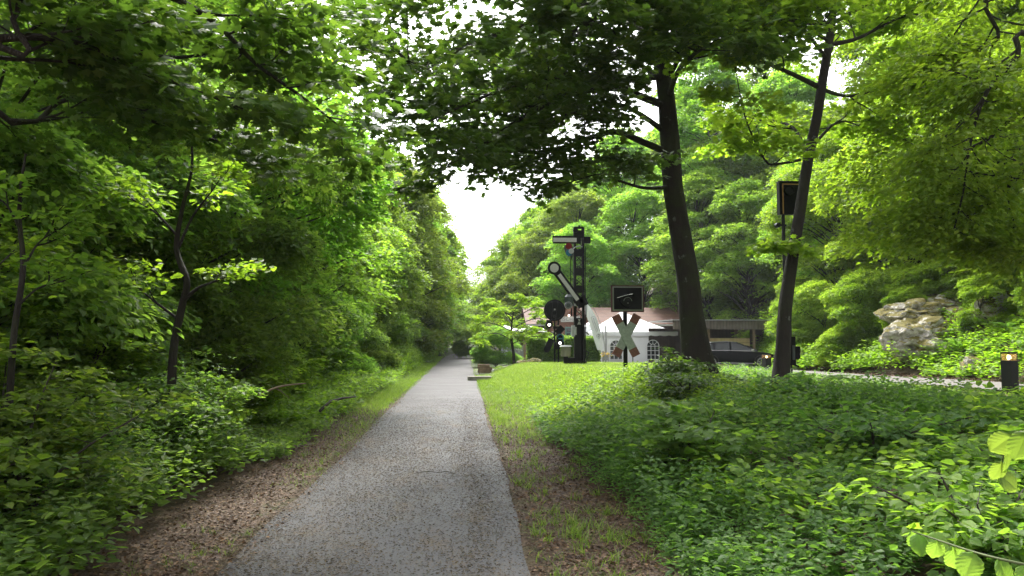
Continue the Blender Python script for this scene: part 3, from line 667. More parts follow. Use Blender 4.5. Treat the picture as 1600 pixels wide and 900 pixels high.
# -- maple reaching in from outside the frame at the upper left, close to the camera
ltr = [Vector((-6.6, 3.4, -.05)), Vector((-6.5, 3.5, 1.5)), Vector((-6.3, 3.6, 3.5)), Vector((-6.2, 3.7, 6)), Vector((-6.0, 3.8, 9))]
llimbs = [
 (pp([(-330, -160, 5.0), (-60, -120, 5.2), (250, -12, 5.6), (340, 40, 5.8), (400, 100, 6.0), (470, 150, 6.2), (540, 205, 6.4)]), .035, .9, .25),
 (pp([(-300, 40, 4.8), (-120, 70, 4.8), (0, 60, 4.9), (60, 58, 5.0), (130, 70, 5.2), (250, 120, 5.5), (380, 170, 5.8)]), .04, .85, .2),
 (pp([(-200, 60, 4.8), (-40, 58, 4.85), (20, 30, 4.9), (36, -20, 4.9), (60, -90, 5.0)]), .03, .8, .3),
 (pp([(-300, -20, 5.2), (-80, 20, 5.6), (120, 60, 6.2), (280, 90, 6.8), (420, 60, 7.4)]), .04, 1.0, .2),
 (pp([(-250, -100, 6), (60, -60, 6.6), (260, -40, 7.2), (420, 0, 7.8), (520, 60, 8.2)]), .04, 1.1, .2),
 (pp([(-300, 90, 5.6), (-60, 130, 6.2), (120, 150, 6.8), (270, 200, 7.3), (400, 235, 7.7)]), .035, .95, .25),
]
for k, L in enumerate(llimbs): L[0][0] = ltr[2].lerp(ltr[4], .15 * k)
hero_tree('maple_tree', 'maple whose large-leaved boughs hang into view at the upper left', ltr, [.26, .22, .2, .16, .08], llimbs, M['maple'], .10, M['bark'], 14, per=10, spr=.36, droop=.5, nchild=4, mul=.8)

# -- beech boughs sweeping in from the right
rtr = [Vector((13.2, 9.2, .6)), Vector((13.1, 9.4, 3)), Vector((12.9, 9.6, 6)), Vector((12.7, 9.8, 9)), Vector((12.6, 10, 13))]
rlimbs = [
 (pp([(1720, 20, 10), (1640, 60, 10.2), (1590, 88, 10.4), (1550, 130, 10.6), (1527, 180, 10.8), (1515, 230, 11), (1505, 300, 11.2), (1490, 360, 11.4)]), .05, 1.3, .25),
 (pp([(1700, -80, 10), (1600, -60, 10.4), (1540, 0, 10.8), (1560, 60, 11), (1500, 90, 11.4), (1450, 140, 12)]), .05, 1.4, .2),
 (pp([(1750, 200, 10.5), (1640, 250, 11), (1560, 310, 11.5), (1480, 350, 12), (1400, 380, 12.6)]), .05, 1.3, .2),
 (pp([(1750, 100, 11), (1640, 150, 11.8), (1540, 220, 12.6), (1440, 260, 13.4), (1370, 300, 14)]), .05, 1.5, .2),
 (pp([(1700, -150, 11.5), (1560, -100, 12.5), (1460, -20, 13.5), (1400, 60, 14.5)]), .05, 1.6, .2),
 (pp([(1750, 320, 11), (1660, 350, 11.4), (1600, 370, 11.8), (1550, 385, 12.2)]), .04, .8, .2),
 (pp([(1780, 0, 12), (1660, 60, 13.2), (1560, 120, 14.2), (1470, 190, 15.2), (1420, 240, 16)]), .05, 1.6, .15),
]
for k, L in enumerate(rlimbs): L[0][0] = rtr[1].lerp(rtr[4], .1 + .1 * k)
hero_tree('beech_tree', 'beech whose bright yellow-green boughs sweep in from the right edge', rtr, [.3, .26, .22, .16, .06], rlimbs, M['beech'], .105, M['bark2'], 21, per=18, spr=.5, droop=.75, tmpl=T_ovate(.3), nchild=5, mul=1.0)

# -- generic woodland trees: six kinds, each built once and copied
def kind_tree(seed, h, rad, zlow, nspray, per, leaf, spr, droop, mat, bark, tm=None, lobes=30, trunkr=.16):
    rg = np.random.default_rng(seed); rnd = random.Random(seed)
    # lobes on an ellipsoid
    n = lobes; th = rg.uniform(0, 2 * PI, n); zz = rg.uniform(0, 1, n) ** .85; prof = np.sin(np.clip(zz * .92 + .12, 0, 1) * PI) ** .6
    rr = rad * prof * rg.uniform(.45, .85, n); C0 = np.stack([np.cos(th) * rr, np.sin(th) * rr, zlow + (h - zlow) * zz * .94], -1); LR = rad * rg.uniform(.2, .4, n)
    li = rg.integers(0, n, nspray); d = norm(rg.normal(0, 1, (nspray, 3)) + np.array([0, 0, .35])); d[:, 2] = np.abs(d[:, 2]) * rg.choice([1, 1, 1, -.5], nspray)
    outw = C0.copy(); outw[:, 2] = 0; outw = norm(outw)
    dd = norm(d + outw[li] * .55); C = C0[li] + dd * (LR[li] * rg.uniform(.7, 1.12, nspray))[:, None] * np.array([1.1, 1.1, .5])
    C[:, 2] = np.maximum(C[:, 2], zlow * .6 + .15)
    D = norm(dd * np.array([1, 1, .35]) + rg.normal(0, .2, (nspray, 3)))
    P, A, Nn, S, lv = sprays(rg, C, D, spr * rg.uniform(.7, 1.25, nspray), per, leaf, droop=droop, upn=None)
    lv = np.clip(lv + (np.repeat(rg.normal(0, .2, n)[li] + rg.normal(0, .1, nspray), per)), 0, 1)
    cme = leaf_mesh('crown', tm or T_quad(), P, A, Nn, S, lv); cme.materials.append(mat)
    mb = MB(); pts = [Vector((rnd.gauss(0, .12) * i, rnd.gauss(0, .12) * i, h * .86 * i / 6 - .3 * (i == 0))) for i in range(7)]
    mb.tube(pts, [trunkr * (1.15 - .16 * i) for i in range(7)], 8)
    for k in range(n):
        c = Vector(C0[k]); t = min(max((c.z - rad * .5) / (h * .86), .08), .95); q, r2, e = polyline_at(pts, [trunkr * (1.15 - .16 * i) for i in range(7)], t)
        m_ = q.lerp(c, .5) + Vector((0, 0, .15 * rad * .5)); mb.tube([q, m_, c, c + (c - m_) * .5], [r2 * .45, r2 * .3, r2 * .16, .01], 5, cap=False)
    t = MB(); t.v = mb.v; t.f = mb.f
    tme = bpy.data.meshes.new('trunk'); tme.from_pydata([tuple(p) for p in mb.v], [], mb.f); tme.materials.append(bark); tme.polygons.foreach_set('use_smooth', [True] * len(tme.polygons))
    return tme, cme
KINDS = {
 'big': kind_tree(31, 19, 5.2, 3.0, 2600, 22, .26, .75, .5, M['wood'], M['bark2'], lobes=80, trunkr=.28),
 'tall': kind_tree(32, 22, 4.2, 5.0, 2600, 22, .26, .75, .6, M['wood'], M['bark2'], lobes=80, trunkr=.26),
 'mid': kind_tree(33, 11, 3.6, 1.2, 3200, 24, .15, .5, .65, M['wood'], M['bark'], lobes=60, trunkr=.15),
 'fine': kind_tree(34, 8.5, 3.0, .5, 3600, 26, .105, .42, .75, M['shrub'], M['bark'], T_ovate(.3), lobes=34, trunkr=.10),
 'low': kind_tree(35, 4.2, 2.4, .1, 2400, 24, .10, .36, .6, M['shrub'], M['bark'], T_ovate(.34), lobes=26, trunkr=.06),
 'bushy': kind_tree(36, 15, 4.8, .8, 3200, 22, .2, .65, .6, M['wood'], M['bark2'], lobes=80, trunkr=.2),
}
cnt = [0]
def plant(kind, x, y, s, label, cat='tree', name='woodland_tree', group=None, rz=None, z=None, sz=None, mat=None):
    tme, cme = KINDS[kind]; o = empty(name, (x, y, hz(x, y) - .05 if z is None else z), label, cat, group, rz=PR.uniform(0, 6.28) if rz is None else rz)
    o.scale = (s, s, s * (sz or PR.uniform(.92, 1.08)))
    for nm, mm in (('trunk', tme), ('crown', cme)):
        c = bpy.data.objects.new(nm, mm); COL.objects.link(c); c.parent = o
        if mat and nm == 'crown':
            c.material_slots[0].link = 'OBJECT'; c.material_slots[0].material = mat
    return o
# left side, near to far
left_near = [
 ('fine', -6.4, 9.5, 1.0, 'airy shrub-like tree with arching dark stems in the middle of the left thicket', 'young_tree'),
 ('fine', -5.6, 13.5, .95, 'young tree with light drooping sprays just beyond the left thicket', 'young_tree'),
 ('mid', -6.2, 18.5, 1.0, 'bright leaning tree with drooping sprays over the left verge', 'woodland_tree'),
 ('bushy', -7.2, 26, .85, 'rounded light green tree reaching towards the path above the dark hollow', 'woodland_tree'),
]
for k, x, y, s, lb, nm in left_near: plant(k, x, y, s, lb, name=nm)
G1 = 'tall trees standing behind the thicket on the left'
for x, y, k, s in [(-12.5, 14, 'big', .9), (-12, 21, 'tall', .85), (-15, 9, 'big', .9), (-16, 17, 'tall', .95), (-13.5, 26, 'big', .95), (-18, 12, 'big', 1.1), (-19, 22, 'tall', 1.1), (-17, 31, 'big', 1.15), (-24, 18, 'big', 1.2), (-25, 30, 'tall', 1.2), (-12.5, 7, 'bushy', .7), (-17, 5, 'big', .9)]:
    plant(k, x, y, s, 'tall leafy tree standing in the wood behind the left thicket', group=G1)
G2 = 'trees lining the left of the path further on'
for i in range(17):
    y = 33 + i * 5.2; sc_ = (.74, .80, .88, .95)[min(i, 3)]; plant('bushy' if i < 4 else PR.choice(['bushy', 'bushy', 'big', 'bushy']), -7.4 + PR.uniform(-.8, .6) + (1.6 if y > 52 else 0), y, sc_ * PR.uniform(.97, 1.08), 'tree in the leafy row along the left of the path beyond the thicket', group=G2, mat=[None, M['hazel'], M['lime']][i % 3] if i % 2 else None)
for i in range(12):
    plant(PR.choice(['big', 'tall']), -13 + PR.uniform(-2, 2), 36 + i * 7.5, PR.uniform(.95, 1.1), 'tree in the leafy row along the left of the path beyond the thicket', group=G2)
G2b = 'low bushes under the trees left of the path'
for i in range(16):
    plant('low', -5.0 + PR.uniform(-.4, .3), 21 + i * 5.0, PR.uniform(.7, 1.0), 'low green bush at the left edge of the distant path', cat='bush', name='bush', group=G2b)
for x, y, sc_ in ((-6.6, 62, 1.12), (-6.2, 74, 1.2), (-5.8, 88, 1.2)): plant('bushy', x, y, sc_, 'tree', group=G2)
# end of the valley
G3 = 'distant trees closing the end of the path'
for x, y, k, s in [(-3, 128, 'bushy', .9), (4, 138, 'bushy', .9), (10, 128, 'bushy', .9), (16, 122, 'bushy', 1.0), (0, 150, 'bushy', .9), (8, 112, 'mid', .9), (12, 105, 'bushy', .7), (5.5, 98, 'mid', .75), (22, 135, 'big', 1.1), (-8, 140, 'big', .8), (-6, 120, 'bushy', .8), (14, 145, 'bushy', 1.0)]:
    plant(k, x, y, s, 'distant tree closing the view where the path bends away', group=G3)
# hillside right and behind the station
G4 = 'trees on the wooded hillside behind the station and carport'
hill = [(8, 84, 'bushy', .95), (7.6, 74, 'bushy', .86), (10.5, 67, 'bushy', .8), (4.9, 99, 'bushy', .9), (6.6, 86, 'bushy', 1.03), (22.5, 66, 'tall', 1.15), (20.5, 61, 'bushy', 1.0), (12, 76, 'bushy', 1.05), (13, 88, 'big', 1.0), (17, 70, 'bushy', 1.0), (18, 82, 'big', 1.0), (23, 66, 'bushy', 1.0), (24, 76, 'tall', .95), (29, 62, 'bushy', 1.0), (22, 56, 'bushy', .8), (27, 52, 'bushy', .9),
        (32, 70, 'big', 1.0), (34, 56, 'tall', 1.0), (24, 47, 'bushy', .8), (30, 44, 'bushy', 1.0), (38, 48, 'big', 1.0), (26, 92, 'big', 1.05), (36, 84, 'tall', 1.1), (46, 66, 'big', 1.1), (10, 96, 'big', .9), (18, 100, 'tall', 1.0), (44, 52, 'tall', 1.1), (50, 80, 'big', 1.1), (34, 100, 'big', 1.1)]
for x, y, k, s in hill: plant(k, x, y, s, 'tree on the wooded hillside behind the station and carport', group=G4)
G5 = 'trees on the steep bank beyond the driveway on the right'
for x, y, k, s in [(20.5, 20, 'mid', 1.0), (22, 27, 'mid', 1.1), (21, 34, 'mid', 1.0), (21.5, 41, 'mid', .95), (25, 22, 'big', .9), (26, 32, 'big', .9), (28, 16, 'big', .95), (22.5, 13, 'mid', 1.0), (31, 26, 'tall', 1.0), (27, 38, 'bushy', .9), (36, 34, 'big', 1.1), (36, 20, 'big', 1.1), (33, 38, 'tall', 1.0), (42, 30, 'big', 1.2), (20.5, 15, 'mid', .8), (24, 9, 'big', 1.0)]:
    plant(k, x, y, s, 'leafy tree rooted on the steep bank beyond the driveway', group=G5, mat=M['beech'] if k == 'mid' else M['lime'])
G5b = 'bushes along the foot of the bank beyond the driveway'
for x, y, s in [(18.6, 33, .75), (18.4, 37.5, .8), (19.5, 41.5, .8), (19.5, 30.5, .6), (20.3, 23.5, .7), (18.3, 17, .6), (17.4, 13.2, .6), (18.9, 30, .5), (18.9, 25.6, .45), (17.2, 33, .45),  (20.6, 29.5, .6), (21.2, 26.0, .6), (19.2, 22.5, .45), (19.9, 32, .6)]:
    plant('low', x, y, s, 'green bush at the foot of the bank beyond the driveway', cat='bush', name='bush', group=G5b, mat=M['lime'])

# small garden tree and bushes near the station
plant('low', *at(776, 560, 44).xy, .62, 'low spreading evergreen bush beside the small signpost', cat='bush', name='bush')
plant('low', *at(742, 548, 64).xy, .7, 'bush at the right edge of the path where it narrows', cat='bush', name='bush')
gt = at(803, 568, 37)
gb = Vector((gt.x, 37, hz(gt.x, 37) - .1))
def garden_tree():
    tr = [gb, gb + Vector((-.02, 0, .7)), gb + Vector((-.12, 0, 1.4)), gb + Vector((-.1, .1, 2.2)), gb + Vector((.05, 0, 3.2))]
    limbs = []
    for k in range(11):
        a = k * 2.4; t = 1.2 + k * .15; st = gb + Vector((-.08, 0, t)); L = 1.9 - .08 * k
        limbs.append(([st, st + Vector((math.cos(a) * L * .5, math.sin(a) * L * .5, .35)), st + Vector((math.cos(a) * L, math.sin(a) * L, .25 + .05 * k)), st + Vector((math.cos(a) * L * 1.15, math.sin(a) * L * 1.15, .0 + .05 * k))], .03, .6, .35))
    hero_tree('garden_tree', 'small wide-crowned garden tree with a dark trunk at the edge of the lawn', tr, [.09, .075, .065, .045, .02], limbs, M['lime'], .10, M['bark'], 77, per=16, spr=.28, tmpl=T_ovate(.32), droop=.4, sides=10, nchild=4)
garden_tree()

# -- close shrubs left of the path
def shrub(name, label, x, y, h, rad, nst, leaf, mat, seed, per=9, spr=.22, tm=None, lean=(0, 0), cl=.5, cat='shrub', wid=.6):
    rnd = random.Random(seed); rg = np.random.default_rng(seed); mb = MB(); tips = []
    base = Vector((x, y, hz(x, y) - .05))
    for k in range(nst):
        a = rnd.uniform(0, 6.28); s = rad * rnd.uniform(.2, 1); hh = h * rnd.uniform(.6, 1.05)
        e = Vector((math.cos(a) * s + lean[0], math.sin(a) * s + lean[1], hh))
        b = base + Vector((math.cos(a) * .12, math.sin(a) * .12, 0))
        pts = [b, b + Vector((e.x * .18, e.y * .18, hh * .35)), b + Vector((e.x * .5, e.y * .5, hh * .72)), b + e]
        lp, lr = smooth_pts(pts, [.020 + .009 * h, .015 + .006 * h, .011, .004], 4); mb.tube(lp, lr, 5, cap=False)
        nn = int(6 + h * 3.2)
        for j in range(nn):
            t = .12 + .88 * (j + rnd.random()) / nn; q, rr, ee = polyline_at(lp, lr, min(t, 1)); an = rnd.uniform(0, 6.28)
            d = Vector((math.cos(an), math.sin(an), rnd.uniform(-.1, .5)))
            subgrow(mb, tips, q, d, cl * rnd.uniform(.6, 1.3) * (1.15 - .5 * t), max(rr * .5, .003), 1 if cl > .45 else 0, rnd, 3, .05)
    tips = [k for k in tips if k[0].z > base.z + .05 and not (x < 0 and k[0].x > -2.3)]
    root = empty(name, base, label, cat)
    mb.build('stems', M['twig'], root, smooth=True, fix=False)
    C = np.array([tuple(k[0]) for k in tips]); D = np.array([(k[1].x, k[1].y, k[1].z * .3) for k in tips])
    P, A, Nn, S, lv = sprays(rg, C, D, spr, per, leaf, droop=.35, jit=.35, wid=wid)
    if x < 0:
        kk = P[:, 0] < -2.2; P, A, Nn, S, lv = P[kk], A[kk], Nn[kk], S[kk], lv[kk]
    link('foliage', leaf_mesh('foliage', tm or T_ovate(.4), P - np.array(base), A, Nn, S, lv), mat, root); print(name, len(P)); return root
shrub('hazel_shrub', 'broad-leaved shrub filling the lower left corner', -4.0, 5.0, 1.35, 1.1, 12, .085, M['hazel'], 101, per=6, tm=T_ovate(.42))
shrub('dogwood_shrub', 'dark glossy-leaved shrub spilling towards the litter in the left middle', -4.0, 7.6, 1.3, 1.15, 14, .075, M['shrub'], 102, per=7)
shrub('dogwood_shrub', 'bright green shrub at the verge before the fallen branch', -4.1, 10.8, 1.05, 1.2, 14, .075, M['hazel'], 103, per=7)
shrub('hazel_shrub', 'tall light-leaved shrub standing at the far left edge', -6.2, 7.2, 3.5, 1.3, 11, .075, M['lime'], 104, per=6, tm=T_ovate(.46))
shrub('hazel_shrub', 'tall many-stemmed shrub with a forked dark stem in the left thicket', -6.2, 10.2, 3.9, 1.7, 12, .075, M['hazel'], 105, per=6, tm=T_ovate(.46))
shrub('hazel_shrub', 'tall shrub whose sunlit round leaves overhang the hollow', -5.4, 13.6, 3.7, 1.6, 12, .08, M['lime'], 106, per=6, tm=T_ovate(.46))
shrub('elder_shrub', 'low shrub with fresh light leaves beyond the fallen branch', -4.5, 17.5, 1.5, 1.2, 12, .10, M['lime'], 107, per=8)
shrub('elder_shrub', 'low feathery bush hugging the left verge further along', -4.4, 22.5, 1.3, 1.3, 12, .12, M['hazel'], 108, per=8)
shrub('bramble_shrub', 'slender leafy saplings behind the lower left shrub', -5.8, 5.2, 2.2, .9, 9, .09, M['shrub'], 109, per=7)
# right bank plants
shrub('maple_sapling', 'dark green maple sapling on the bank right of the path', 2.3, 7.6, .95, .6, 10, .11, M['shrub'], 120, per=8, tm=T_maple(), cl=.3, cat='sapling')
shrub('ivy_clump', 'dark ivy-like clump at the left foot of the big maple', 3.95, 13.3, .75, .5, 9, .085, M['maple'], 121, per=9, cl=.3, cat='plant')
shrub('ivy_clump', 'ivy spreading down the slope below the big maple trunk', 3.75, 12.1, .5, .9, 12, .08, M['maple'], 125, per=9, cl=.35, cat='plant')
shrub('bramble_shrub', 'tangled bramble on the upper bank between the maple and the fern', 4.9, 10.4, .5, .9, 11, .08, M['weed'], 126, per=8, cl=.35)
shrub('bramble_shrub', 'leafy bramble clump in the middle of the right bank', 4.2, 7.4, .5, .9, 10, .085, M['weed'], 122, per=8, cl=.3)
shrub('bramble_shrub', 'leafy clump of young growth near the right edge of the bank', 4.7, 5.9, .5, .6, 8, .085, M['hazel'], 123, per=8, cl=.35)
shrub('bramble_shrub', 'leafy weeds crowding the lower right corner', 3.2, 4.4, .55, .6, 9, .08, M['hazel'], 124, per=8, cl=.3)
hero_tree('young_tree', 'dark forked sapling trunk standing out in the middle of the left thicket', pp([(268, 600, 8.3), (272, 540, 8.3), (284, 480, 8.3), (292, 440, 8.3), (276, 390, 8.4), (284, 330, 8.4), (300, 260, 8.4), (296, 190, 8.4)]), [.05, .045, .042, .038, .032, .024, .016, .008],
          [(pp([(286, 470, 8.3), (310, 450, 8.2), (335, 440, 8.1), (375, 425, 8.0)]), .024, .5, .4), (pp([(276, 395, 8.4), (300, 340, 8.4), (330, 300, 8.3), (350, 270, 8.2)]), .018, .5, .3), (pp([(280, 500, 8.3), (240, 470, 8.2), (205, 440, 8.1)]), .02, .5, .4), (pp([(278, 370, 8.4), (240, 330, 8.3), (200, 310, 8.2)]), .016, .5, .3)], M['lime'], .07, M['bark'], 55, per=7, spr=.24, tmpl=T_ovate(.44), sides=8, nchild=3, mul=.8)
hero_tree('young_tree', 'thin dark straight sapling stem close to the left edge', pp([(14, 640, 6.2), (22, 520, 6.2), (36, 420, 6.2), (30, 330, 6.2), (40, 240, 6.2)]), [.028, .025, .022, .016, .008],
          [(pp([(36, 420, 6.2), (60, 380, 6.2), (90, 360, 6.2)]), .012, .4, .3), (pp([(32, 360, 6.2), (10, 320, 6.1), (-20, 300, 6.1)]), .012, .4, .3), (pp([(26, 480, 6.2), (60, 450, 6.1), (100, 440, 6.0)]), .012, .4, .3)], M['hazel'], .07, M['bark'], 56, per=7, spr=.22, tmpl=T_ovate(.44), sides=7, nchild=3, mul=.8)
for k, (x_, y_, h_, mt) in enumerate([(-3.7, 6.2, 1.7, 'hazel'), (-4.6, 8.9, 2.3, 'lime'), (-3.9, 9.2, 1.5, 'shrub'), (-4.5, 12.6, 2.2, 'hazel'), (-5.0, 6.4, 2.5, 'lime'), (-4.2, 15.2, 1.7, 'lime'), (-4.9, 19.8, 2.2, 'hazel'), (-4.6, 25.5, 1.9, 'lime'), (-5.4, 8.0, 3.0, 'lime'), (-4.9, 10.9, 3.0, 'hazel')]):
    shrub('hedgerow_shrub', ['knee-high mixed shrub spilling over the near left verge', 'fresh green shrub between the forked sapling and the verge', 'dark small-leaved shrub at the verge below the forked sapling', 'rounded green shrub just before the pale fallen branch', 'light shrub behind the near left verge shrub', 'bright low shrub just past the pale fallen branch', 'leafy shrub under the drooping trees on the left', 'light green shrub at the foot of the left tree row', 'tall airy shrub left of the forked sapling', 'tall green shrub right of the forked sapling'][k], x_, y_, h_, 1.1, 13, .07 + .02 * (y_ > 14), M[mt], 300 + k, per=8, spr=.24, cl=.5)
def hazel_twig(name, label, pts, leaves, size, seed):
    rnd = random.Random(seed); rg = np.random.default_rng(seed); root = empty(name, pts[0], label, 'branch'); mb = MB()
    lp, lr = smooth_pts(pts, [.006, .005, .004, .002][:len(pts)] if len(pts) <= 4 else [.006] * len(pts), 4); mb.tube(lp, lr, 5); mb.build('stem', M['greentwig'], root, smooth=True)
    P = []; A = []; Nn = []; S = []; lv = []
    for k in range(leaves):
        q, _, e = polyline_at(lp, lr, min(.15 + .85 * k / max(1, leaves - 1), 1)); s = 1 if k % 2 else -1
        P.append(q); A.append((s * .3 + rnd.gauss(0, .15), rnd.gauss(0, .25), -1 if rnd.random() < .8 else -.3)); Nn.append((rnd.gauss(0, .25), -1, rnd.uniform(.1, .5))); S.append(size * rnd.uniform(.8, 1.15)); lv.append(rnd.uniform(.55, 1))
    link('leaves', leaf_mesh('leaves', T_hazel(), np.array(P) - np.array(pts[0]), np.array(A), np.array(Nn), np.array(S), np.array(lv)), M['shrub'], root)
hazel_twig('hazel_branch', 'bright large-leaved hazel twig hanging in at the right edge', pp([(1660, 690, 2.6), (1610, 676, 3.0), (1580, 682, 3.2), (1560, 740, 3.3)]), 8, .115, 5)
hazel_twig('hazel_branch', 'hazel twig with ribbed leaves arching over the lower right corner', pp([(1640, 890, 2.6), (1540, 868, 2.7), (1460, 842, 3.2), (1425, 830, 3.3)]), 8, .095, 6)

# -- ferns
def fern(x, y, nfr, L, label, seed):
    rg = np.random.default_rng(seed); z = hz(x, y); root = empty('fern', (x, y, z), label, 'fern'); P = []; A = []; Nn = []; S = []; lv = []; mb = MB()
    for k in range(nfr):
        a = 2 * PI * k / nfr + rg.normal(0, .2); l = L * rg.uniform(.75, 1.1); d = np.array([math.cos(a), math.sin(a), 0]); pts = []
        for j in range(34):
            t = j / 33; p = d * (l * .8 * t ** 1.25) + np.array([0, 0, l * (1.05 * t - .62 * t * t)]); pts.append(p)
        for j in range(4, 33):
            t = j / 33; e = norm(pts[j + 1] - pts[j]); sd = np.cross(e, np.array([0, 0, 1.0])); sd = norm(sd); n_ = np.cross(sd, e)
            ln = l * .26 * math.sin(min(t * 1.25, 1) * PI * .5) * (1 - t) ** .55 + .01
            for s in (-1, 1):
                P.append(pts[j]); A.append(sd * s + e * .35); Nn.append(n_); S.append(ln); lv.append(rg.uniform(.3, .9))
        mb.tube([Vector(p) + Vector((x, y, z)) for p in pts[::4]], [.004] * len(pts[::4]), 4, cap=False)
    tv, tf = T_quad(); tv = tv.copy(); tv[:, 0] *= .42
    link('fronds', leaf_mesh('fronds', (tv, tf), np.array(P), np.array(A), np.array(Nn), np.array(S), np.array(lv)), M['fern'], root)
    mb.build('stems', M['greentwig'], root)
for (px, py, Y, n_, L, lb, sd) in [(1262, 615, 11.4, 11, .85, 'large arching fern right of the slim tree', 1), (1222, 622, 11.2, 8, .6, 'smaller fern in front of the slim tree trunk', 2), (1110, 640, 10.5, 8, .55, 'fern below the big maple on the bank', 3),
                          (1498, 572, 25.5, 10, 1.0, 'fern growing at the foot of the mossy rock', 4), (1578, 545, 24, 9, .9, 'fern on the dark bank above the right lamp', 5), (1070, 700, 6.6, 7, .45, 'small fern among the weeds below the maple sapling', 6)]:
    q = at(px, py, Y); fern(q.x, Y, n_, L, lb, sd)

# -- fallen branches
mb = MB(); fb = [at(405, 618, 11.5), at(430, 606, 12), at(455, 601, 12.5), at(478, 599, 13)]
mb.tube(smooth_pts(fb, [.02, .018, .015, .008])[0], smooth_pts(fb, [.02, .018, .015, .008])[1], 6); mb.tube([fb[1], at(440, 612, 12.3), at(452, 622, 12.6)], [.012, .009, .005], 5)
o = mb.build('fallen_branch', M['postwood'], None, smooth=True); tag(o, 'pale bare fallen branch lying in the left undergrowth', 'branch')
mb = MB(); f2 = [at(500, 642, 14.5), at(515, 628, 15), at(535, 622, 15.5), at(556, 620, 16)]; mb.tube(f2, [.03, .03, .025, .015], 6)
tag(mb.build('fallen_branch', M['twig'], None, smooth=True), 'thin dark curved branch lying at the edge of the left verge', 'branch')
mb = MB(); tw = [(-.62, 9.35), (-.45, 9.5), (-.3, 9.42), (-.2, 9.5), (-.08, 9.28)]; mb.tube([Vector((a, b, .03)) for a, b in tw], [.002, .004, .003, .004, .002], 5)
tag(mb.build('twig', M['twig'], None), 'small dark twig lying on the asphalt', 'twig')

# ------------------------------------------------------------------ rocks
def rock(name, label, c, dims, seed, cuts=5):
    import bmesh
    from mathutils import noise as mn
    bm = bmesh.new(); bmesh.ops.create_icosphere(bm, subdivisions=cuts, radius=1)
    off = Vector((seed * 7.1, seed * 3.3, 1))
    for v in bm.verts:
        p = v.co.copy(); d = mn.noise(p * 1.1 + off) * .45 + mn.noise(p * 2.6 + off) * .2 + mn.noise(p * 7 + off) * .06
        cell = mn.voronoi(p * 1.4 + off)[0]; d += min(cell[1] - cell[0], .22) * .45 - .06
        v.co = p * (1 + d)
        v.co = Vector((v.co.x * dims[0], v.co.y * dims[1], v.co.z * dims[2]))
    me = bpy.data.meshes.new(name); bm.to_mesh(me); bm.free()
    o = link(name, me, M['rock']); o.location = c; tag(o, label, 'rock'); return o
for px, py, Y, dm, sd, lb in [(1436, 532, 27.6, (1.15, 1.3, .80), 1, 'pale mossy boulder with a bare whitish face on the bank'), (1425, 490, 28.6, (1.0, 1.1, .5), 2, 'flat moss-capped boulder lying on the pale one'), (1488, 515, 28.2, (1.2, 1.3, .85), 3, 'cracked lichen-covered rock right of the pale boulder'), (1476, 482, 29.4, (1.1, 1.1, .6), 9, 'moss-covered upper ledge of the outcrop'),
                              (1512, 550, 25.9, (.4, .5, .35), 4, 'small mossy stone low on the bank beside the fern'), (1543, 525, 27.2, (1.7, 1.3, 1.0), 5, 'dark shaded rock under the overhanging boughs'), (1592, 500, 26, (1.5, 1.3, 1.0), 6, 'dark rock ledge at the right edge above the lamp'), (1530, 572, 23.7, (.55, .5, .3), 8, 'low moss-edged stone left of the right lamp')]:
    rock('boulder', lb, at(px, py, Y), dm, sd, 5)

# ------------------------------------------------------------------ main semaphore signal
YS = 28.0
def S(px, py, dy=0): return at(px or 950, py or 525, YS + dy)     # 0 = that coordinate does not matter
PX = YS / FPX
base = S(905, 572); base.z = hz(base.x, YS) - .05
sg = empty('semaphore_signal', base, 'tall black lattice semaphore signal with two arms on the lawn', 'railway signal')
x0, x1 = S(898.5, 500).x, S(911.5, 500).x; zt = S(905, 356).z
mb = MB()
for xx in (x0, x1): mb.box(((xx), YS, (base.z + zt) / 2), (.085, .20, zt - base.z))
mb.box(((x0 + x1) / 2, YS + .06, (base.z + S(0, 497).z) / 2), (x1 - x0, .05, S(0, 497).z - base.z))
mb.box(((x0 + x1) / 2, YS, base.z + .1), (.5, .4, .25))
for py in (366, 395, 425, 452, 470): mb.box(((x0 + x1) / 2, YS, S(0, py).z), (x1 - x0, .16, .28))
zz = base.z + 1.9
while zz < zt - .3:
    mb.bar((x0, YS - .07, zz), (x1, YS - .07, zz + .3), .03, .02); mb.bar((x1, YS + .02, zz), (x0, YS + .02, zz + .3), .03, .02); zz += .3
mb.box(((x0 + x1) / 2, YS, zt), (.36, .24, .06)); mb.build('mast', M['rustblack'], sg)
mb = MB(); mb.disc(S(899, 360, -.1), .09, .16); mb.tube([S(905, 352), S(905, 357)], .04, 8); mb.build('finial', M['black'], sg)
# upper arm
zc = S(0, 376).z; mb = MB(); mb.box(((S(862.5, 376).x + S(907, 376).x) / 2, YS - .15, zc), (S(907, 0).x - S(862.5, 0).x, .04, .30)); 
arm = mb.build('upper_arm', M['black'], sg)
mb = MB(); mb.box(((S(863.5, 376).x + S(900, 376).x) / 2, YS - .18, zc - .01), (S(900, 0).x - S(863.5, 0).x, .02, .16)); mb.build('arm_face', M['white'], arm)
mb = MB(); mb.box((S(916, 376).x, YS - .1, S(0, 376).z), (.28, .14, .25)); mb.build('counterweight', M['black'], sg)
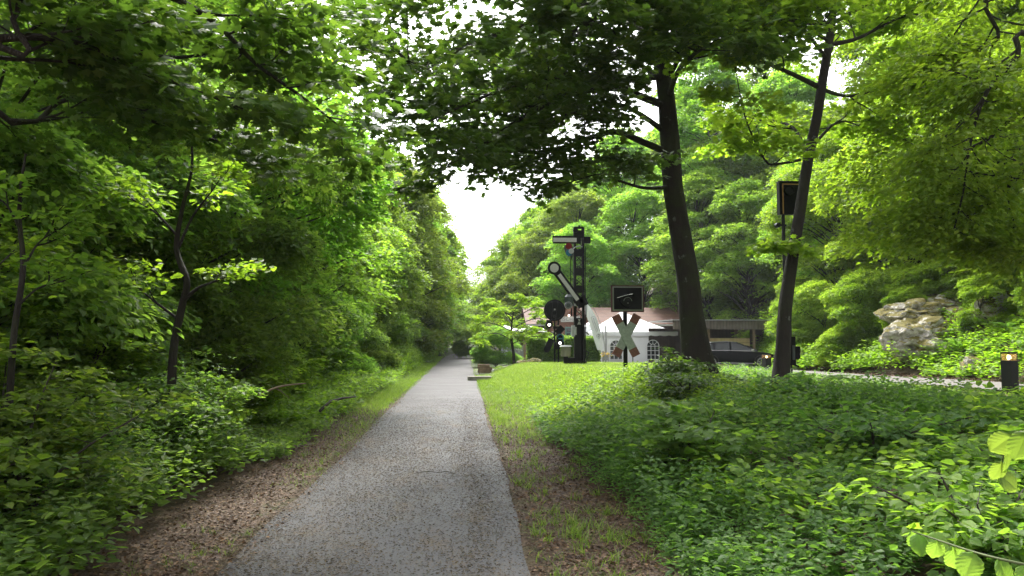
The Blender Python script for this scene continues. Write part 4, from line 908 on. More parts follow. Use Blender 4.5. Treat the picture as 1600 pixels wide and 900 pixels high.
# spectacle
mb = MB(); mb.prism([S(882, 383, -.2), S(894, 383, -.2), S(897, 392, -.2), S(895, 399, -.2), S(889, 401, -.2), S(884, 396, -.2), S(881.5, 389, -.2)], (0, .03, 0)); spc = mb.build('spectacle', M['bluegrey'], sg)
mb = MB(); mb.disc(S(888.5, 384.5, -.22), .125, .04); mb.build('red_lens', M['redglass'], spc)
mb = MB(); mb.disc(S(889, 395, -.22), .12, .04); mb.build('blue_lens', M['blueglass'], spc)
mb = MB(); mb.disc(S(892.5, 392.5, -.27), .10, .10); mb.ring(S(892.5, 392.5, -.33), .08, .012); mb.build('signal_lamp', M['grey'], sg)
mb = MB(); mb.tube([S(893, 391, -.2), S(899, 386, -.2), S(906, 384, -.2), S(910, 386, -.2)], .02, 6); mb.build('bracket', M['grey'], sg)
# lower arm with disc
pa, pb = S(866, 419, -.2), S(910, 479, -.2); mb = MB(); mb.flat(pa, pb, .31, .04); mb.disc(pa, .25, .045); q = S(919, 478, -.2)
mb.prism([S(903, 466, -.22), S(914, 461, -.22), S(919.5, 475, -.22), S(909, 480, -.22)], (0, .04, 0)); arm2 = mb.build('lower_arm', M['black'], sg)
mb = MB(); mb.disc(pa + Vector((0, -.035, 0)), .165, .03); dv = (pb - pa).normalized(); mb.flat(pa + dv * .30 + Vector((0, -.035, 0)), pa + dv * 1.5 + Vector((0, -.035, 0)), .14, .02); mb.build('arm_face', M['white'], arm2)
# lower lamp, housings, rods
mb = MB(); c = S(889, 469, -.3); mb.tube([c + Vector((0, 0, -.22)), c + Vector((0, 0, .12)), c + Vector((0, 0, .22))], [.16, .17, .08], 16); lm = mb.build('signal_lamp', M['bluegrey'], sg, smooth=False, bevel=.01)
mb = MB(); mb.disc(S(888, 477, -.48), .135, .12, n=24); lr = mb.build('lens', M['grey'], lm); 
mb = MB(); mb.disc(S(888, 477, -.55), .085, .03); mb.ring(S(888, 477, -.56), .11, .012); mb.build('lens_ring', M['bluegrey'], lm)
mb = MB()
for a, b, r in [((892, 476), (910, 475), .025), ((897, 480), (897, 500), .02), ((891.5, 400), (891.5, 480), .014), ((914.5, 385), (915, 560), .016), ((917, 475), (915, 520), .012), ((914, 518), (920, 523), .018), ((914, 548), (921, 551), .02), ((920, 551), (915, 568), .012), ((893, 482), (893, 494), .03)]:
    mb.tube([S(*a, -.12), S(*b, -.12)], r, 6)
mb.build('rods', M['rustblack'], sg)
mb = MB(); mb.disc(S(909, 474, -.16), .05, .08); mb.disc(S(899, 476, -.16), .05, .08); mb.disc(S(898, 517, -.16), .07, .3, axis=(0, 0, 1)); mb.box(S(895.5, 517, -.1), (.12, .2, .42)); mb.build('pulley_box', M['grey'], sg)
mb = MB()
for py in (486, 493, 499, 503): mb.prism([S(903, py, -.12), S(907, py, -.12), S(905.5, py + 3, -.12)], (0, .02, 0))
mb.prism([S(902, 507, -.12), S(905, 502, -.12), S(908, 507, -.12)], (0, .02, 0)); mb.build('white_marks', M['white'], sg)
# drive box beside the mast
bx = S(884, 560, -.3); bx.z = hz(bx.x, YS - .3)
db = empty('signal_drive_box', bx, 'beige capped box on a short dark post beside the semaphore mast', 'box')
mb = MB(); mb.tube([S(884, 557, -.3), S(884, 542, -.3)], .19, 14); mb.build('housing', M['beige'], db)
mb = MB(); mb.tube([S(884, 542, -.3), S(884, 539.5, -.3)], [.24, .2], 14); mb.build('lid', M['grey'], db)
mb = MB(); mb.box((bx.x, bx.y, (bx.z + S(0, 557).z) / 2), (.16, .16, S(0, 557).z - bx.z + .1)); mb.box((bx.x + .2, bx.y, bx.z + .16), (.3, .14, .3)); mb.build('post', M['rustblack'], db)

# ------------------------------------------------------------------ distant signal with the round black disc
YS = 31.0
base = S(870, 566); base.z = hz(base.x, YS) - .05
vs = empty('distant_signal', base, 'low black signal with a large round black disc left of the semaphore', 'railway signal')
c = S(866, 485)
mb = MB()
for k in (866.5, 872.5): mb.box((S(k, 0).x, YS, (base.z + S(0, 470).z) / 2), (.06, .1, S(0, 470).z - base.z))
zz = base.z
while zz < S(0, 505).z: mb.bar((S(866.5, 0).x, YS, zz), (S(872.5, 0).x, YS, zz + .2), .02, .02); zz += .2
mb.tube([S(866, 505), S(866, 560)], .02, 6); mb.box(S(870, 512), (.32, .25, .1)); mb.box(S(870, 540), (.25, .2, .3)); mb.build('mast', M['rustblack'], vs)
mb = MB(); mb.disc(c + Vector((0, -.15, 0)), .455, .03, n=40); dk = mb.build('disc', M['black'], vs)
mb = MB(); mb.ring(c + Vector((0, -.17, 0)), .38, .012, n=40); mb.tube([S(864, 472, -.2), S(862, 500, -.2)], .012, 6); mb.tube([S(872, 474, -.2), S(868, 500, -.2)], .012, 6); mb.disc(S(872, 472, -.2), .045, .04); mb.disc(S(867, 494, -.2), .07, .04); mb.box(S(867, 484, -.2), (.12, .04, .12)); mb.build('fittings', M['darkgrey'], dk)
mb = MB(); mb.box(S(866.8, 483.5, -.23), (.05, .03, .06)); mb.build('bolt', M['white'], dk)
mb = MB(); mb.disc(S(858, 507, -.3), .15, .3, n=20); mb.tube([S(858, 500, -.3), S(858, 503, -.3)], .12, 12); lo = mb.build('signal_lamp', M['rustblack'], vs)
mb = MB(); mb.disc(S(858.3, 507.5, -.47), .055, .03); mb.build('lens', M['lampwhite'], lo)
mb = MB(); mb.flat(S(854.5, 546, -.18), S(862, 530, -.18), .26, .03); mb.disc(S(854.5, 546, -.18), .13, .03); mb.flat(S(870, 521, -.18), S(879.5, 511, -.18), .26, .03); mb.bar(S(862, 530, -.16), S(872, 519, -.16), .06, .03); mb.build('arm', M['black'], vs)
mb = MB(); mb.box(S(875, 533, -.25), (.30, .2, .36)); mb.disc(S(875, 527, -.25), .15, .2); hb = mb.build('lamp_housing', M['black'], vs)
mb = MB(); mb.disc(S(875, 536, -.37), .055, .03); mb.build('lens', M['lampwhite'], hb)
mb = MB(); mb.ring(S(875.5, 527, -.37), .12, .022, a0=0, a1=PI); mb.tube([S(880, 527, -.37), S(880, 534, -.37)], .02, 6); mb.box(S(875.5, 529, -.36), (.16, .02, .05)); mb.build('blue_hood', M['blueglass'], hb)
mb = MB(); mb.box(S(871.5, 512, -.1), (.1, .05, .22)); mb.build('number_plate', M['beige'], vs)

# ------------------------------------------------------------------ level crossing sign
YS = 18.0
base = S(977.5, 577); base.z = hz(base.x, YS) - .1
xs = empty('crossing_sign', base, 'red and white crossed boards on a black post under a framed black panel', 'crossing sign')
mb = MB(); mb.tube([base, Vector((base.x, YS, S(0, 486).z))], .052, 14); mb.build('post', M['black'], xs)
def crossarm(a, b, dy, nm):
    a = S(*a, dy); b = S(*b, dy); d = (b - a); L = d.length; d.normalize(); mb = MB(); mb.bar(a + d * L * .20, b - d * L * .2, .20, .018) if 0 else None
    q = d.to_track_quat('Z', 'Y').to_matrix()
    # board width lies in the picture plane
    wd = Vector((0, 1, 0)).cross(d).normalized() * .105
    def seg(s0, s1, mt, nm2, par):
        m2 = MB(); p0 = a + d * L * s0; p1 = a + d * L * s1; m2.prism([p0 - wd, p0 + wd, p1 + wd, p1 - wd], (0, .022, 0)); return m2.build(nm2, mt, par)
    cb = seg(.2, .82, M['crosswhite'], nm, xs); seg(0, .2, M['redbrown'], 'red_end', cb); seg(.82, 1, M['redbrown'], 'red_end', cb)
crossarm((961.5, 492.5), (994.5, 556), -.13, 'cross_board'); crossarm((996, 492), (962, 556), -.10, 'cross_board')
cz = S(979, 467).z; cx = S(979, 467).x; W, Hh = 52 * YS / FPX, 42 * YS / FPX
mb = MB(); mb.box((cx, YS - .09, cz), (W, .06, Hh)); pn_ = mb.build('panel', M['brownframe'], xs)
mb = MB(); mb.box((cx, YS - .125, cz), (W - .06, .02, Hh - .06)); mb.build('inner_border', M['paleframe'], pn_)
mb = MB(); mb.box((cx, YS - .14, cz), (W - .12, .02, Hh - .12)); mb.build('black_face', M['black'], pn_)
mb = MB(); mb.disc(S(979, 470, -.19), .14, .08, n=30, r2=.15); lh = mb.build('lens', M['black'], pn_, smooth=False)
mb = MB(); mb.ring(S(981, 471, -.24), .10, .007, a0=.1, a1=PI - .1); mb.disc(S(981.2, 473.5, -.24), .014, .01); mb.build('lens_glint', M['crosswhite'], lh)  # pale arc and dot: the reflection on the black lens, modelled in colour
mb = MB(); hpts = [S(964, 465.5, -.33), S(971, 463.5, -.36), S(980, 461, -.38), S(989, 459, -.36)]; hb_ = [S(967, 470, -.15), S(973, 462, -.15), S(985, 460, -.15), S(991, 464, -.15)]
mb.add([tuple(p) for p in hpts + hb_], [(i, i + 1, i + 5, i + 4) for i in range(3)]); mb.build('hood', M['black'], lh)
mb = MB(); mb.tube(hpts, .005, 5); mb.build('hood_glint', M['crosswhite'], lh)  # pale line painted as the light reflected along the hood's front rim

# ------------------------------------------------------------------ tall signal board behind the slim tree
YS = 15.0
base = S(1230, 590); base.z = hz(base.x, YS) - .05
tb = empty('signal_board', base, 'black yellow-edged signal board high on a thin post behind the slim tree', 'railway signal')
mb = MB(); mb.tube([base, Vector((base.x, YS, S(0, 330).z))], .035, 10); mb.tube([Vector((base.x + .1, YS, base.z + .2)), Vector((base.x + .1, YS, S(0, 498).z))], .02, 8); mb.build('post', M['darkgrey'], tb)
cx, cz = S(1232, 311).x, S(1232, 311).z; W, Hh = 41 * YS / FPX, 54 * YS / FPX
mb = MB(); mb.box((cx, YS - .1, cz), (W, .14, Hh)); bd = mb.build('board', M['black'], tb)
mb = MB()
for dx, dz, ww, hh in ((-W / 2 + .07, -.03, .022, Hh - .08), (0, Hh / 2 - .07, W - .12, .022), (W / 2 - .07, -.03, .022, Hh - .08)): mb.box((cx + dx, YS - .175, cz + dz), (ww, .012, hh))
mb.build('yellow_edge', M['yellow'], bd)
mb = MB(); mb.disc(S(1233, 298, -.2), .095, .08); ln = mb.build('lens', M['darkgrey'], bd)
mb = MB(); mb.ring(S(1233, 298, -.25), .1, .02, a0=-.3, a1=PI + .3); mb.build('hood', M['black'], ln)
mb = MB(); mb.box(S(1237, 545, -.05), (.10, .16, .5)); mb.box(S(1244.5, 551, -.05), (.1, .14, .26)); mb.box(S(1236, 566, -.05), (.16, .12, .12)); mb.bar(S(1232, 566, -.05), S(1248, 573, -.05), .03, .03); mb.build('relay_box', M['black'], tb)
mb = MB(); mb.box(S(1239, 551, -.1), (.05, .1, .3)); mb.build('side_plate', M['bluegrey'], tb)
mb = MB(); mb.disc(S(1215, 352, -.1), .05, .12); mb.box(S(1221, 352), (.2, .04, .04)); mb.build('side_lamp', M['darkgrey'], tb)

# ------------------------------------------------------------------ bollard lamps
def bollard(px, pyb, Y, h, wdt, label):
    q = at(px, pyb, Y); z = hz(q.x, Y) - .02; b = empty('bollard_lamp', (q.x, Y, z), label, 'lamp', rz=R(14)); Rz = Matrix.Rotation(R(14), 3, 'Z')
    def bx(c, d): return MB().box(Vector((q.x, Y, z)) + Rz @ Vector(c), d, Rz)
    bx((0, 0, h * .40), (wdt, wdt, h * .80)).build('column', M['darkgrey'], b, bevel=.004)
    bx((0, 0, h * .98), (wdt, wdt, h * .04)).build('cap', M['darkgrey'], b)
    m = MB()
    for sx in (-1, 1):
        for sy in (-1, 1):
            m.box(Vector((q.x, Y, z)) + Rz @ Vector((sx * (wdt / 2 - .008), sy * (wdt / 2 - .008), h * .88)), (.014, .014, h * .17), Rz)
    m.build('frame', M['darkgrey'], b)
    bx((0, 0, h * .88), (wdt - .03, wdt - .03, h * .155)).build('glass', M['amber'], b)
    m = MB(); m.tube([Vector((q.x, Y, z + h * .82)), Vector((q.x, Y, z + h * .86)), Vector((q.x, Y, z + h * .93))], [.025, .04, .03], 12); m.build('bulb', M['lamp'], b, smooth=True)
    l = bpy.data.lights.new('lamp_light', 'POINT'); l.energy = 2.5; l.color = (1, .7, .4); l.shadow_soft_size = .04
    lo = bpy.data.objects.new('lamp_light', l); COL.objects.link(lo); lo.parent = b; lo.location = (0, 0, h * .9 )
bollard(1579, 612, 15.3, .92, .225, 'dark square bollard lamp, lit, beside the driveway at the right edge')
bollard(1198, 580, 33.0, .85, .30, 'lit bollard lamp between the two trees in front of the black car')

# ------------------------------------------------------------------ party tent
YS = 50.0
def gl(x, y): return hz(x, y)
tx0, tx1 = S(934, 0).x, S(1056, 0).x; tz0 = gl(12, 50); tz1 = S(0, 518.5).z; ty0, ty1 = 50.0, 55.2
tent = empty('party_tent', ((tx0 + tx1) / 2, ty0, tz0), 'white party tent with a peaked roof and arched windows behind the crossing sign', 'tent')
mb = MB()
def wavywall(a, b, z0, z1, nseg=40, amp=.03):
    V = []; F = []; d = (b - a); nrm = Vector((d.y, -d.x, 0)).normalized()
    for i in range(nseg + 1):
        for j in range(9):
            t = i / nseg; z = z0 + (z1 - z0) * j / 8; V.append(a + d * t + nrm * amp * math.sin(t * 23 + j * .9) * math.sin(j / 8 * PI) + Vector((0, 0, z)))
    for i in range(nseg):
        for j in range(8): F.append((i * 9 + j, (i + 1) * 9 + j, (i + 1) * 9 + j + 1, i * 9 + j + 1))
    return V, F
for a, b in [((tx0, ty0), (tx1, ty0)), ((tx1, ty0), (tx1, ty1)), ((tx1, ty1), (tx0, ty1)), ((tx0, ty1), (tx0, ty0))]:
    mb.add(*wavywall(Vector((*a, 0)), Vector((*b, 0)), tz0 - .1, tz1))
mb.build('side_walls', M['tent'], tent, smooth=True, fix=False)
mb = MB(); pk = Vector(((tx0 + tx1) / 2 - .5, (ty0 + ty1) / 2, tz1 + 1.5)); e = .12
cr = [Vector((tx0 - e, ty0 - e, tz1)), Vector((tx1 + e, ty0 - e, tz1)), Vector((tx1 + e, ty1 + e, tz1)), Vector((tx0 - e, ty1 + e, tz1))]
V = []; F = []; K = 10
for s in range(4):
    a, b = cr[s], cr[(s + 1) % 4]; b0_ = len(V)
    for i in range(K + 1):
        t = i / K
        for j in range(K + 1):
            q = a.lerp(b, j / K).lerp(pk, t); q.z = tz1 + (pk.z - tz1) * (t ** 1.18); V.append(q)
    F += [(b0_ + i * (K + 1) + j, b0_ + i * (K + 1) + j + 1, b0_ + (i + 1) * (K + 1) + j + 1, b0_ + (i + 1) * (K + 1) + j) for i in range(K) for j in range(K)]
mb.add(V, F); mb.build('roof', M['tent'], tent, fix=False)
mb = MB(); V = []; F = []; n = 60
for s in range(4):
    a, b = cr[s], cr[(s + 1) % 4]; b0_ = len(V)
    for i in range(n + 1): q = a.lerp(b, i / n); V.append(q); V.append(q + Vector((0, 0, -.24 - .05 * abs(math.sin(i / n * PI * 9)))))
    F += [(b0_ + 2 * i, b0_ + 2 * i + 1, b0_ + 2 * i + 3, b0_ + 2 * i + 2) for i in range(n)]
mb.add(V, F); mb.build('valance', M['tent'], tent, fix=False)
for px in (962, 1019.5):
    cx = S(px, 0).x; z0, z1 = S(0, 561.5).z, S(0, 541).z; r = .42; yy = ty0 - .07
    poly = [Vector((cx - r, yy, z0)), Vector((cx + r, yy, z0))] + [Vector((cx + r * math.cos(a), yy, z1 + r * math.sin(a))) for a in [PI * k / 12 for k in range(13)]]
    mb = MB(); mb.prism(poly, (0, .02, 0)); wn = mb.build('window', M['winglass'], tent)
    mb = MB()
    for dx in (-.14, .14): mb.box((cx + dx, yy - .015, (z0 + z1) / 2), (.035, .02, z1 - z0))
    for k in range(4): mb.box((cx, yy - .018, z0 + (z1 - z0) * k / 3), (2 * r, .02, .035))
    mb.ring((cx, yy - .015, z1), .15, .018, a0=0, a1=PI, n=14); mb.ring((cx, yy - .015, z1), r, .025, a0=0, a1=PI, n=20)
    for a in (PI * .25, PI * .5, PI * .75): mb.bar((cx + .15 * math.cos(a), yy - .015, z1 + .15 * math.sin(a)), (cx + r * math.cos(a), yy - .015, z1 + r * math.sin(a)), .02, .03)
    for s_ in (-1, 1): mb.box((cx + s_ * r, yy - .016, (z0 + z1) / 2), (.045, .022, z1 - z0))
    mb.build('glazing_bars', M['tent'], wn)
# second smaller white tent behind the flag
tag(MB().box((S(926, 0).x * 1.06, 54.5, 1.1), (1.9, 2, 2.1)).prism([Vector((8.2, 53.4, 2.16)), Vector((10.6, 53.4, 2.16)), Vector((9.4, 53.4, 2.9))], (0, 2.2, 0)).build('garden_pavilion', M['tent'], None), 'small white pavilion partly hidden behind the white flag', 'tent')
# grey tarp beside the tent
mb = MB(); mb.add(*wavywall(Vector((tx1 + .08, 50.3, 0)), Vector((tx1 + 1.1, 50.6, 0)), tz0, 2.0, 14, .06)); tag(mb.build('tarpaulin', M['grey'], None, smooth=True, fix=False), 'grey hanging tarpaulin between the tent and the carport', 'tarpaulin')

# ------------------------------------------------------------------ station building
YB = 58.0; YS = YB
st = empty('station_building', (11, YB, 0), 'brick and timber station building with a red tiled roof behind the tent', 'building')
xa, xb = S(827, 0).x, S(1068, 0).x; ze = 3.05; zr = S(0, 479).z + .05
mb = MB(); mb.box(((xa + xb) / 2, YB + 3, ze / 2 - .1), (xb - xa, 6, ze + .2)); mb.prism([Vector((xa, YB, ze)), Vector((xa, YB + 6, ze)), Vector((xa, YB + 3, zr - .1))], (.2, 0, 0)); mb.prism([Vector((xb - .2, YB, ze)), Vector((xb - .2, YB + 6, ze)), Vector((xb - .2, YB + 3, zr - .1))], (.2, 0, 0)); mb.build('wall', M['brick'], st)
mb = MB(); mb.prism([Vector((xa - .3, YB - .5, ze - .22)), Vector((xa - .3, YB + 3, zr)), Vector((xa - .3, YB + 6.5, ze - .22)), Vector((xa - .3, YB + 6.5, ze - .38)), Vector((xa - .3, YB + 3, zr - .16)), Vector((xa - .3, YB - .5, ze - .38))], (xb - xa + .6, 0, 0)); mb.build('roof', M['tiles'], st)
mb = MB(); mb.box(((xa + xb) / 2, YB - .55, ze - .3), (xb - xa + .6, .1, .12)); mb.build('gutter', M['white'], st)
mb = MB(); mb.box(((xa + xb) / 2, YB - .2, ze - .5), (xb - xa, .3, .22)); mb.build('eaves_board', M['darkwood'], st)
# front gable with sign
g0, g1 = S(858, 0).x, S(922, 0).x; gm = (g0 + g1) / 2; gzr = S(0, 476).z; gze = S(0, 503).z
mb = MB(); mb.prism([Vector((g0, YB - .9, 0)), Vector((g1, YB - .9, 0)), Vector((g1, YB - .9, gze)), Vector((gm, YB - .9, gzr)), Vector((g0, YB - .9, gze))], (0, 1.2, 0)); mb.build('gable', M['brick'], st)
mb = MB()
for s_ in (-1, 1): mb.flat((gm + s_ * (g1 - g0) * .56, YB + .1, gze - .15), (gm, YB + .1, gzr + .08), .10, 2.4)
mb.build('gable_roof', M['tiles'], st)
mb = MB(); yy = YB - .96
for a, b in [((g0, gze), (gm, gzr)), ((g1, gze), (gm, gzr)), ((g0, gze), (g1, gze)), ((g0, 0.1), (g0, gze)), ((g1, 0.1), (g1, gze)), ((gm - .7, gze), (gm, gze + .75)), ((gm + .7, gze), (gm, gze + .75)), ((gm + .75, gze + .1), (gm + .3, gzr - .4))]:
    mb.flat((a[0], yy, a[1]), (b[0], yy, b[1]), .14, .08)
for px in (849, 857, 907, 915): mb.box((S(px, 0).x, yy + .85 if px < 858 else yy, 1.4), (.14, .1, 2.8))
mb.build('timber_frame', M['timber'], st)
mb = MB(); sx0, sx1 = S(873.5, 0).x, S(903, 0).x; sz = S(0, 499.6).z; mb.box(((sx0 + sx1) / 2, YB - 1.06, sz), (sx1 - sx0, .05, .42)); sgn = mb.build('name_sign', M['white'], st)
tcu = bpy.data.curves.new('lettering', 'FONT'); tcu.body = 'ISCHBO'; tcu.size = .38; tcu.extrude = .006; tcu.align_x = 'CENTER'; tcu.align_y = 'CENTER'; tcu.space_character = 1.12; tcu.materials.append(M['skin_text'])
tmp_ = bpy.data.objects.new('tmp', tcu); tme_ = bpy.data.meshes.new_from_object(tmp_); bpy.data.objects.remove(tmp_); to = bpy.data.objects.new('lettering', tme_); COL.objects.link(to); to.parent = sgn; to.location = (S(889, 0).x - st.location.x * 0 - 11, YB - 1.095 - YB, sz); to.rotation_euler = (PI / 2, 0, 0)
dx0, dx1 = S(880.5, 0).x, S(899, 0).x; dzt = S(0, 511).z
mb = MB(); mb.box(((dx0 + dx1) / 2, YB - .93, dzt / 2), (dx1 - dx0, .08, dzt)); dr2 = mb.build('door', M['teal'], st)
mb = MB(); 
for px in (885.5, 892.5): mb.box((S(px, 0).x, YB - .985, S(0, 528).z), (.25, .02, .75))
mb.box((S(888.5, 0).x, YB - .985, S(0, 516).z), (.62, .02, .28)); mb.build('pane', M['winglass'], dr2)
for px in (853, 862):
    mb = MB(); mb.box((S(px, 0).x, YB - (.04 if px < 858 else .93), 1.85), (.42, .06, .8)); wf = mb.build('window', M['white'], st); mb = MB(); mb.box((S(px, 0).x, YB - (.08 if px < 858 else .97), 1.85), (.3, .02, .66)); mb.build('pane', M['winglass'], wf)
for px, py in ((889, 493),):
    mb = MB(); mb.disc(S(px, py, -1.2), .07, .05); mb.tube([S(px, py - 1, -1.2), S(px, py - 1, -.9)], .02, 6); mb.build('wall_lamp', M['lampwhite'], st)
# small street lamp
YS = 52; q = S(848.5, 560); lampb = empty('garden_lamp', (q.x, YS, hz(q.x, YS)), 'thin pole lamp with a small white head above the hedge', 'lamp')
mb = MB(); mb.tube([Vector((q.x, YS, hz(q.x, YS))), S(848.5, 518)], .03, 8); mb.build('pole', M['grey'], lampb); mb = MB(); mb.tube([S(848.5, 518), S(848.5, 515.5), S(848.5, 513.5)], [.05, .1, .04], 10); mb.build('lamp_head', M['lampwhite'], lampb)

# ------------------------------------------------------------------ hedge
def hedge():
    rg = np.random.default_rng(9); x0, x1, y0, y1, z1 = at(823, 550, 45).x, at(938, 550, 45).x, 45, 46.2, 1.72
    root = empty('hedge', ((x0 + x1) / 2, 45.6, 0), 'clipped dark green hedge behind the signals', 'hedge'); n = 16000
    f = rg.integers(0, 3, n); u = rg.uniform(0, 1, n); v = rg.uniform(0, 1, n); P = np.zeros((n, 3)); D = np.zeros((n, 3))
    P[:, 0] = x0 + (x1 - x0) * u; P[:, 1] = y0 + rg.normal(0, .05, n); P[:, 2] = z1 * v; D[:] = (0, -1, .2)
    k = f == 1; P[k, 1] = y0 + (y1 - y0) * v[k]; P[k, 2] = z1 + rg.normal(0, .06, k.sum()); D[k] = (0, -.2, 1)
    A = D * .5 + rg.normal(0, .7, (n, 3)); Nn = D + rg.normal(0, .5, (n, 3)); P += (wob(P[:, 0] * 2, P[:, 2] * 3) * .08)[:, None] * D
    me = leaf_mesh('foliage', T_quad(), P - np.array(((x0 + x1) / 2, 45.6, 0)), A, Nn, .11 * rg.uniform(.6, 1.2, n), np.clip(rg.normal(.45, .25, n), 0, 1)); link('foliage', me, M['shrub'], root)
    mb = MB(); mb.box(((x0 + x1) / 2, 45.65, z1 / 2 - .06), (x1 - x0 - .1, 1.0, z1 - .14)); mb.build('inner_branches', M['darkwood'], root)
hedge()

# ------------------------------------------------------------------ feather flag
YS = 44.0; q = S(944, 560)
fl = empty('feather_flag', (q.x, YS, hz(q.x, YS)), 'white curved feather flag with a faint emblem beside the semaphore', 'flag')
pole = [(946, 566), (945.5, 548), (943, 528), (939, 508), (932, 490), (924, 478), (917, 474)]
mb = MB(); lp, lr = smooth_pts([S(*p) for p in pole], [.03, .028, .024, .02, .015, .012, .01], 4); mb.tube(lp, lr, 6); mb.build('pole', M['grey'], fl, smooth=True)
Rt = [(943.2, 548), (941.5, 534), (938.5, 518), (934, 502), (929, 490), (922, 479), (917, 475)]; Lf = [(933.5, 547), (929, 533), (924.5, 518), (919.5, 503), (915.5, 491), (913.5, 480), (914.5, 475)]
V = []; 
a_, _ = smooth_pts([S(*p) for p in Rt], [1] * 7, 4); b_, _ = smooth_pts([S(*p) for p in Lf], [1] * 7, 4)
for i, (a, b) in enumerate(zip(a_, b_)):
    for j in range(7): p = a.lerp(b, j / 6); p.y += .05 * math.sin(j * 1.1 + i * .4); V.append(p)
mb = MB(); mb.add(V, [(i * 7 + j, i * 7 + j + 1, (i + 1) * 7 + j + 1, (i + 1) * 7 + j) for i in range(len(a_) - 1) for j in range(6)]); mb.build('cloth', M['tent'], fl, smooth=True, fix=False)
mb = MB(); yy = -.12
for a, b in [((923.5, 496), (929, 494)), ((923.5, 496), (932, 519)), ((929, 494), (937.5, 518))]: mb.tube([S(*a, yy), S(*b, yy)], .008, 4)
import itertools
for k in range(11):
    px, py = 927.3 + .70 * k * .9, 498 + 1.9 * k; mb.tube([S(px - .9, py + .2, yy), S(px + 1.0, py - .4, yy)], .014, 4)
for k in range(8):
    a = k * PI / 4; mb.tube([S(935.5 + 3.4 * math.cos(a), 525 + 3.4 * math.sin(a), yy), S(935.5 + 3.4 * math.cos(a + .6), 525 + 3.4 * math.sin(a + .6), yy)], .012, 4)
mb.tube([S(934.2, 524.5, yy), S(935.5, 526.8, yy), S(937, 523.8, yy)], .016, 4); mb.tube([S(934.3, 523, yy), S(936.8, 522.6, yy)], .016, 4)
mb.build('emblem', M['skin_text'], fl)
# poles near the tent
YS = 47; q = S(946.3, 0)
pl = empty('flower_tub', (S(946, 0).x, YS, hz(q.x, YS)), 'grey stand holding a pot of yellow flowers beside the tent', 'planter')
mb = MB(); mb.box((S(942, 0).x, YS, .45), (.1, .1, .9)); mb.box((S(950, 0).x, YS, .42), (.06, .1, .8)); mb.box((S(946, 0).x, YS, .5), (.34, .2, .35)); mb.build('stand', M['grey'], pl)
rg = np.random.default_rng(2); P = np.array([S(946, 554)]) - np.array(pl.location) + rg.normal(0, 1, (160, 3)) * np.array([.15, .08, .07])
link('flowers', leaf_mesh('flowers', T_quad(), P, rg.normal(0, 1, (160, 3)), rg.normal(0, 1, (160, 3)), np.full(160, .09), rg.uniform(0, 1, 160)), M['flower'], pl)
YS = 49.3; mb = MB(); q = S(946.5, 0); mb.tube([Vector((q.x, YS, hz(q.x, YS))), S(946.5, 509)], .055, 8); tag(mb.build('wooden_pole', M['grey'], None), 'plain grey pole standing in front of the tent corner', 'pole')
YS = 30; mb = MB(); q = S(988.5, 0); mb.tube([Vector((q.x, YS, hz(q.x, YS) - .1)), S(988.5, 549)], .022, 8); mb.disc(S(988.5, 548.5), .03, .03, axis=(0, 0, 1)); tag(mb.build('marker_post', M['bluegrey'], None), 'short thin green post on the lawn right of the crossing sign', 'post')

# ------------------------------------------------------------------ carport
YS = 44.0
cp = empty('carport', (S(1140, 0).x, YS, hz(16, 44)), 'flat-roofed wooden carport with a grey board fascia behind the black car', 'carport')
fx0, fx1 = S(1052, 0).x, S(1213, 0).x; zt_, zb_ = S(0, 500.5).z, S(0, 514.5).z
mb = MB(); mb.box(((fx0 + fx1) / 2, YS, (zt_ + zb_) / 2), (fx1 - fx0, .08, zt_ - zb_)); mb.box((fx1 - .04, YS + 3.1, (zt_ + zb_) / 2), (.08, 6, zt_ - zb_)); mb.build('fascia', M['fascia'], cp)
mb = MB(); mb.box(((fx0 + fx1) / 2, YS + 3.0, zt_ + .03), (fx1 - fx0 + .15, 6.3, .05)); mb.build('roof', M['grey'], cp)
mb = MB(); mb.box(((fx0 + fx1) / 2 - .2, YS + 6, zb_ / 2), (fx1 - fx0 - .4, .1, zb_ + .3)); mb.build('dark_wall', M['darkboards'], cp); mb = MB(); mb.box((S(1188.5, 0).x + .3, YS + 1.3, zb_ / 2), (.9, .1, zb_ + .2)); mb.build('dark_wall', M['darkboards'], cp)
mb = MB(); mb.box(((S(1110, 0).x + S(1180, 0).x) / 2, YS + .9, (S(0, 528).z) / 2), (S(1180, 0).x - S(1110, 0).x, .06, S(0, 528).z)); mb.build('pale_panel', M['paleboards'], cp)
for px in (1109, 1180): MB().box((S(px, 0).x, YS + .2, zb_ / 2), (.13, .13, zb_)).build('post', M['postwood'], cp)

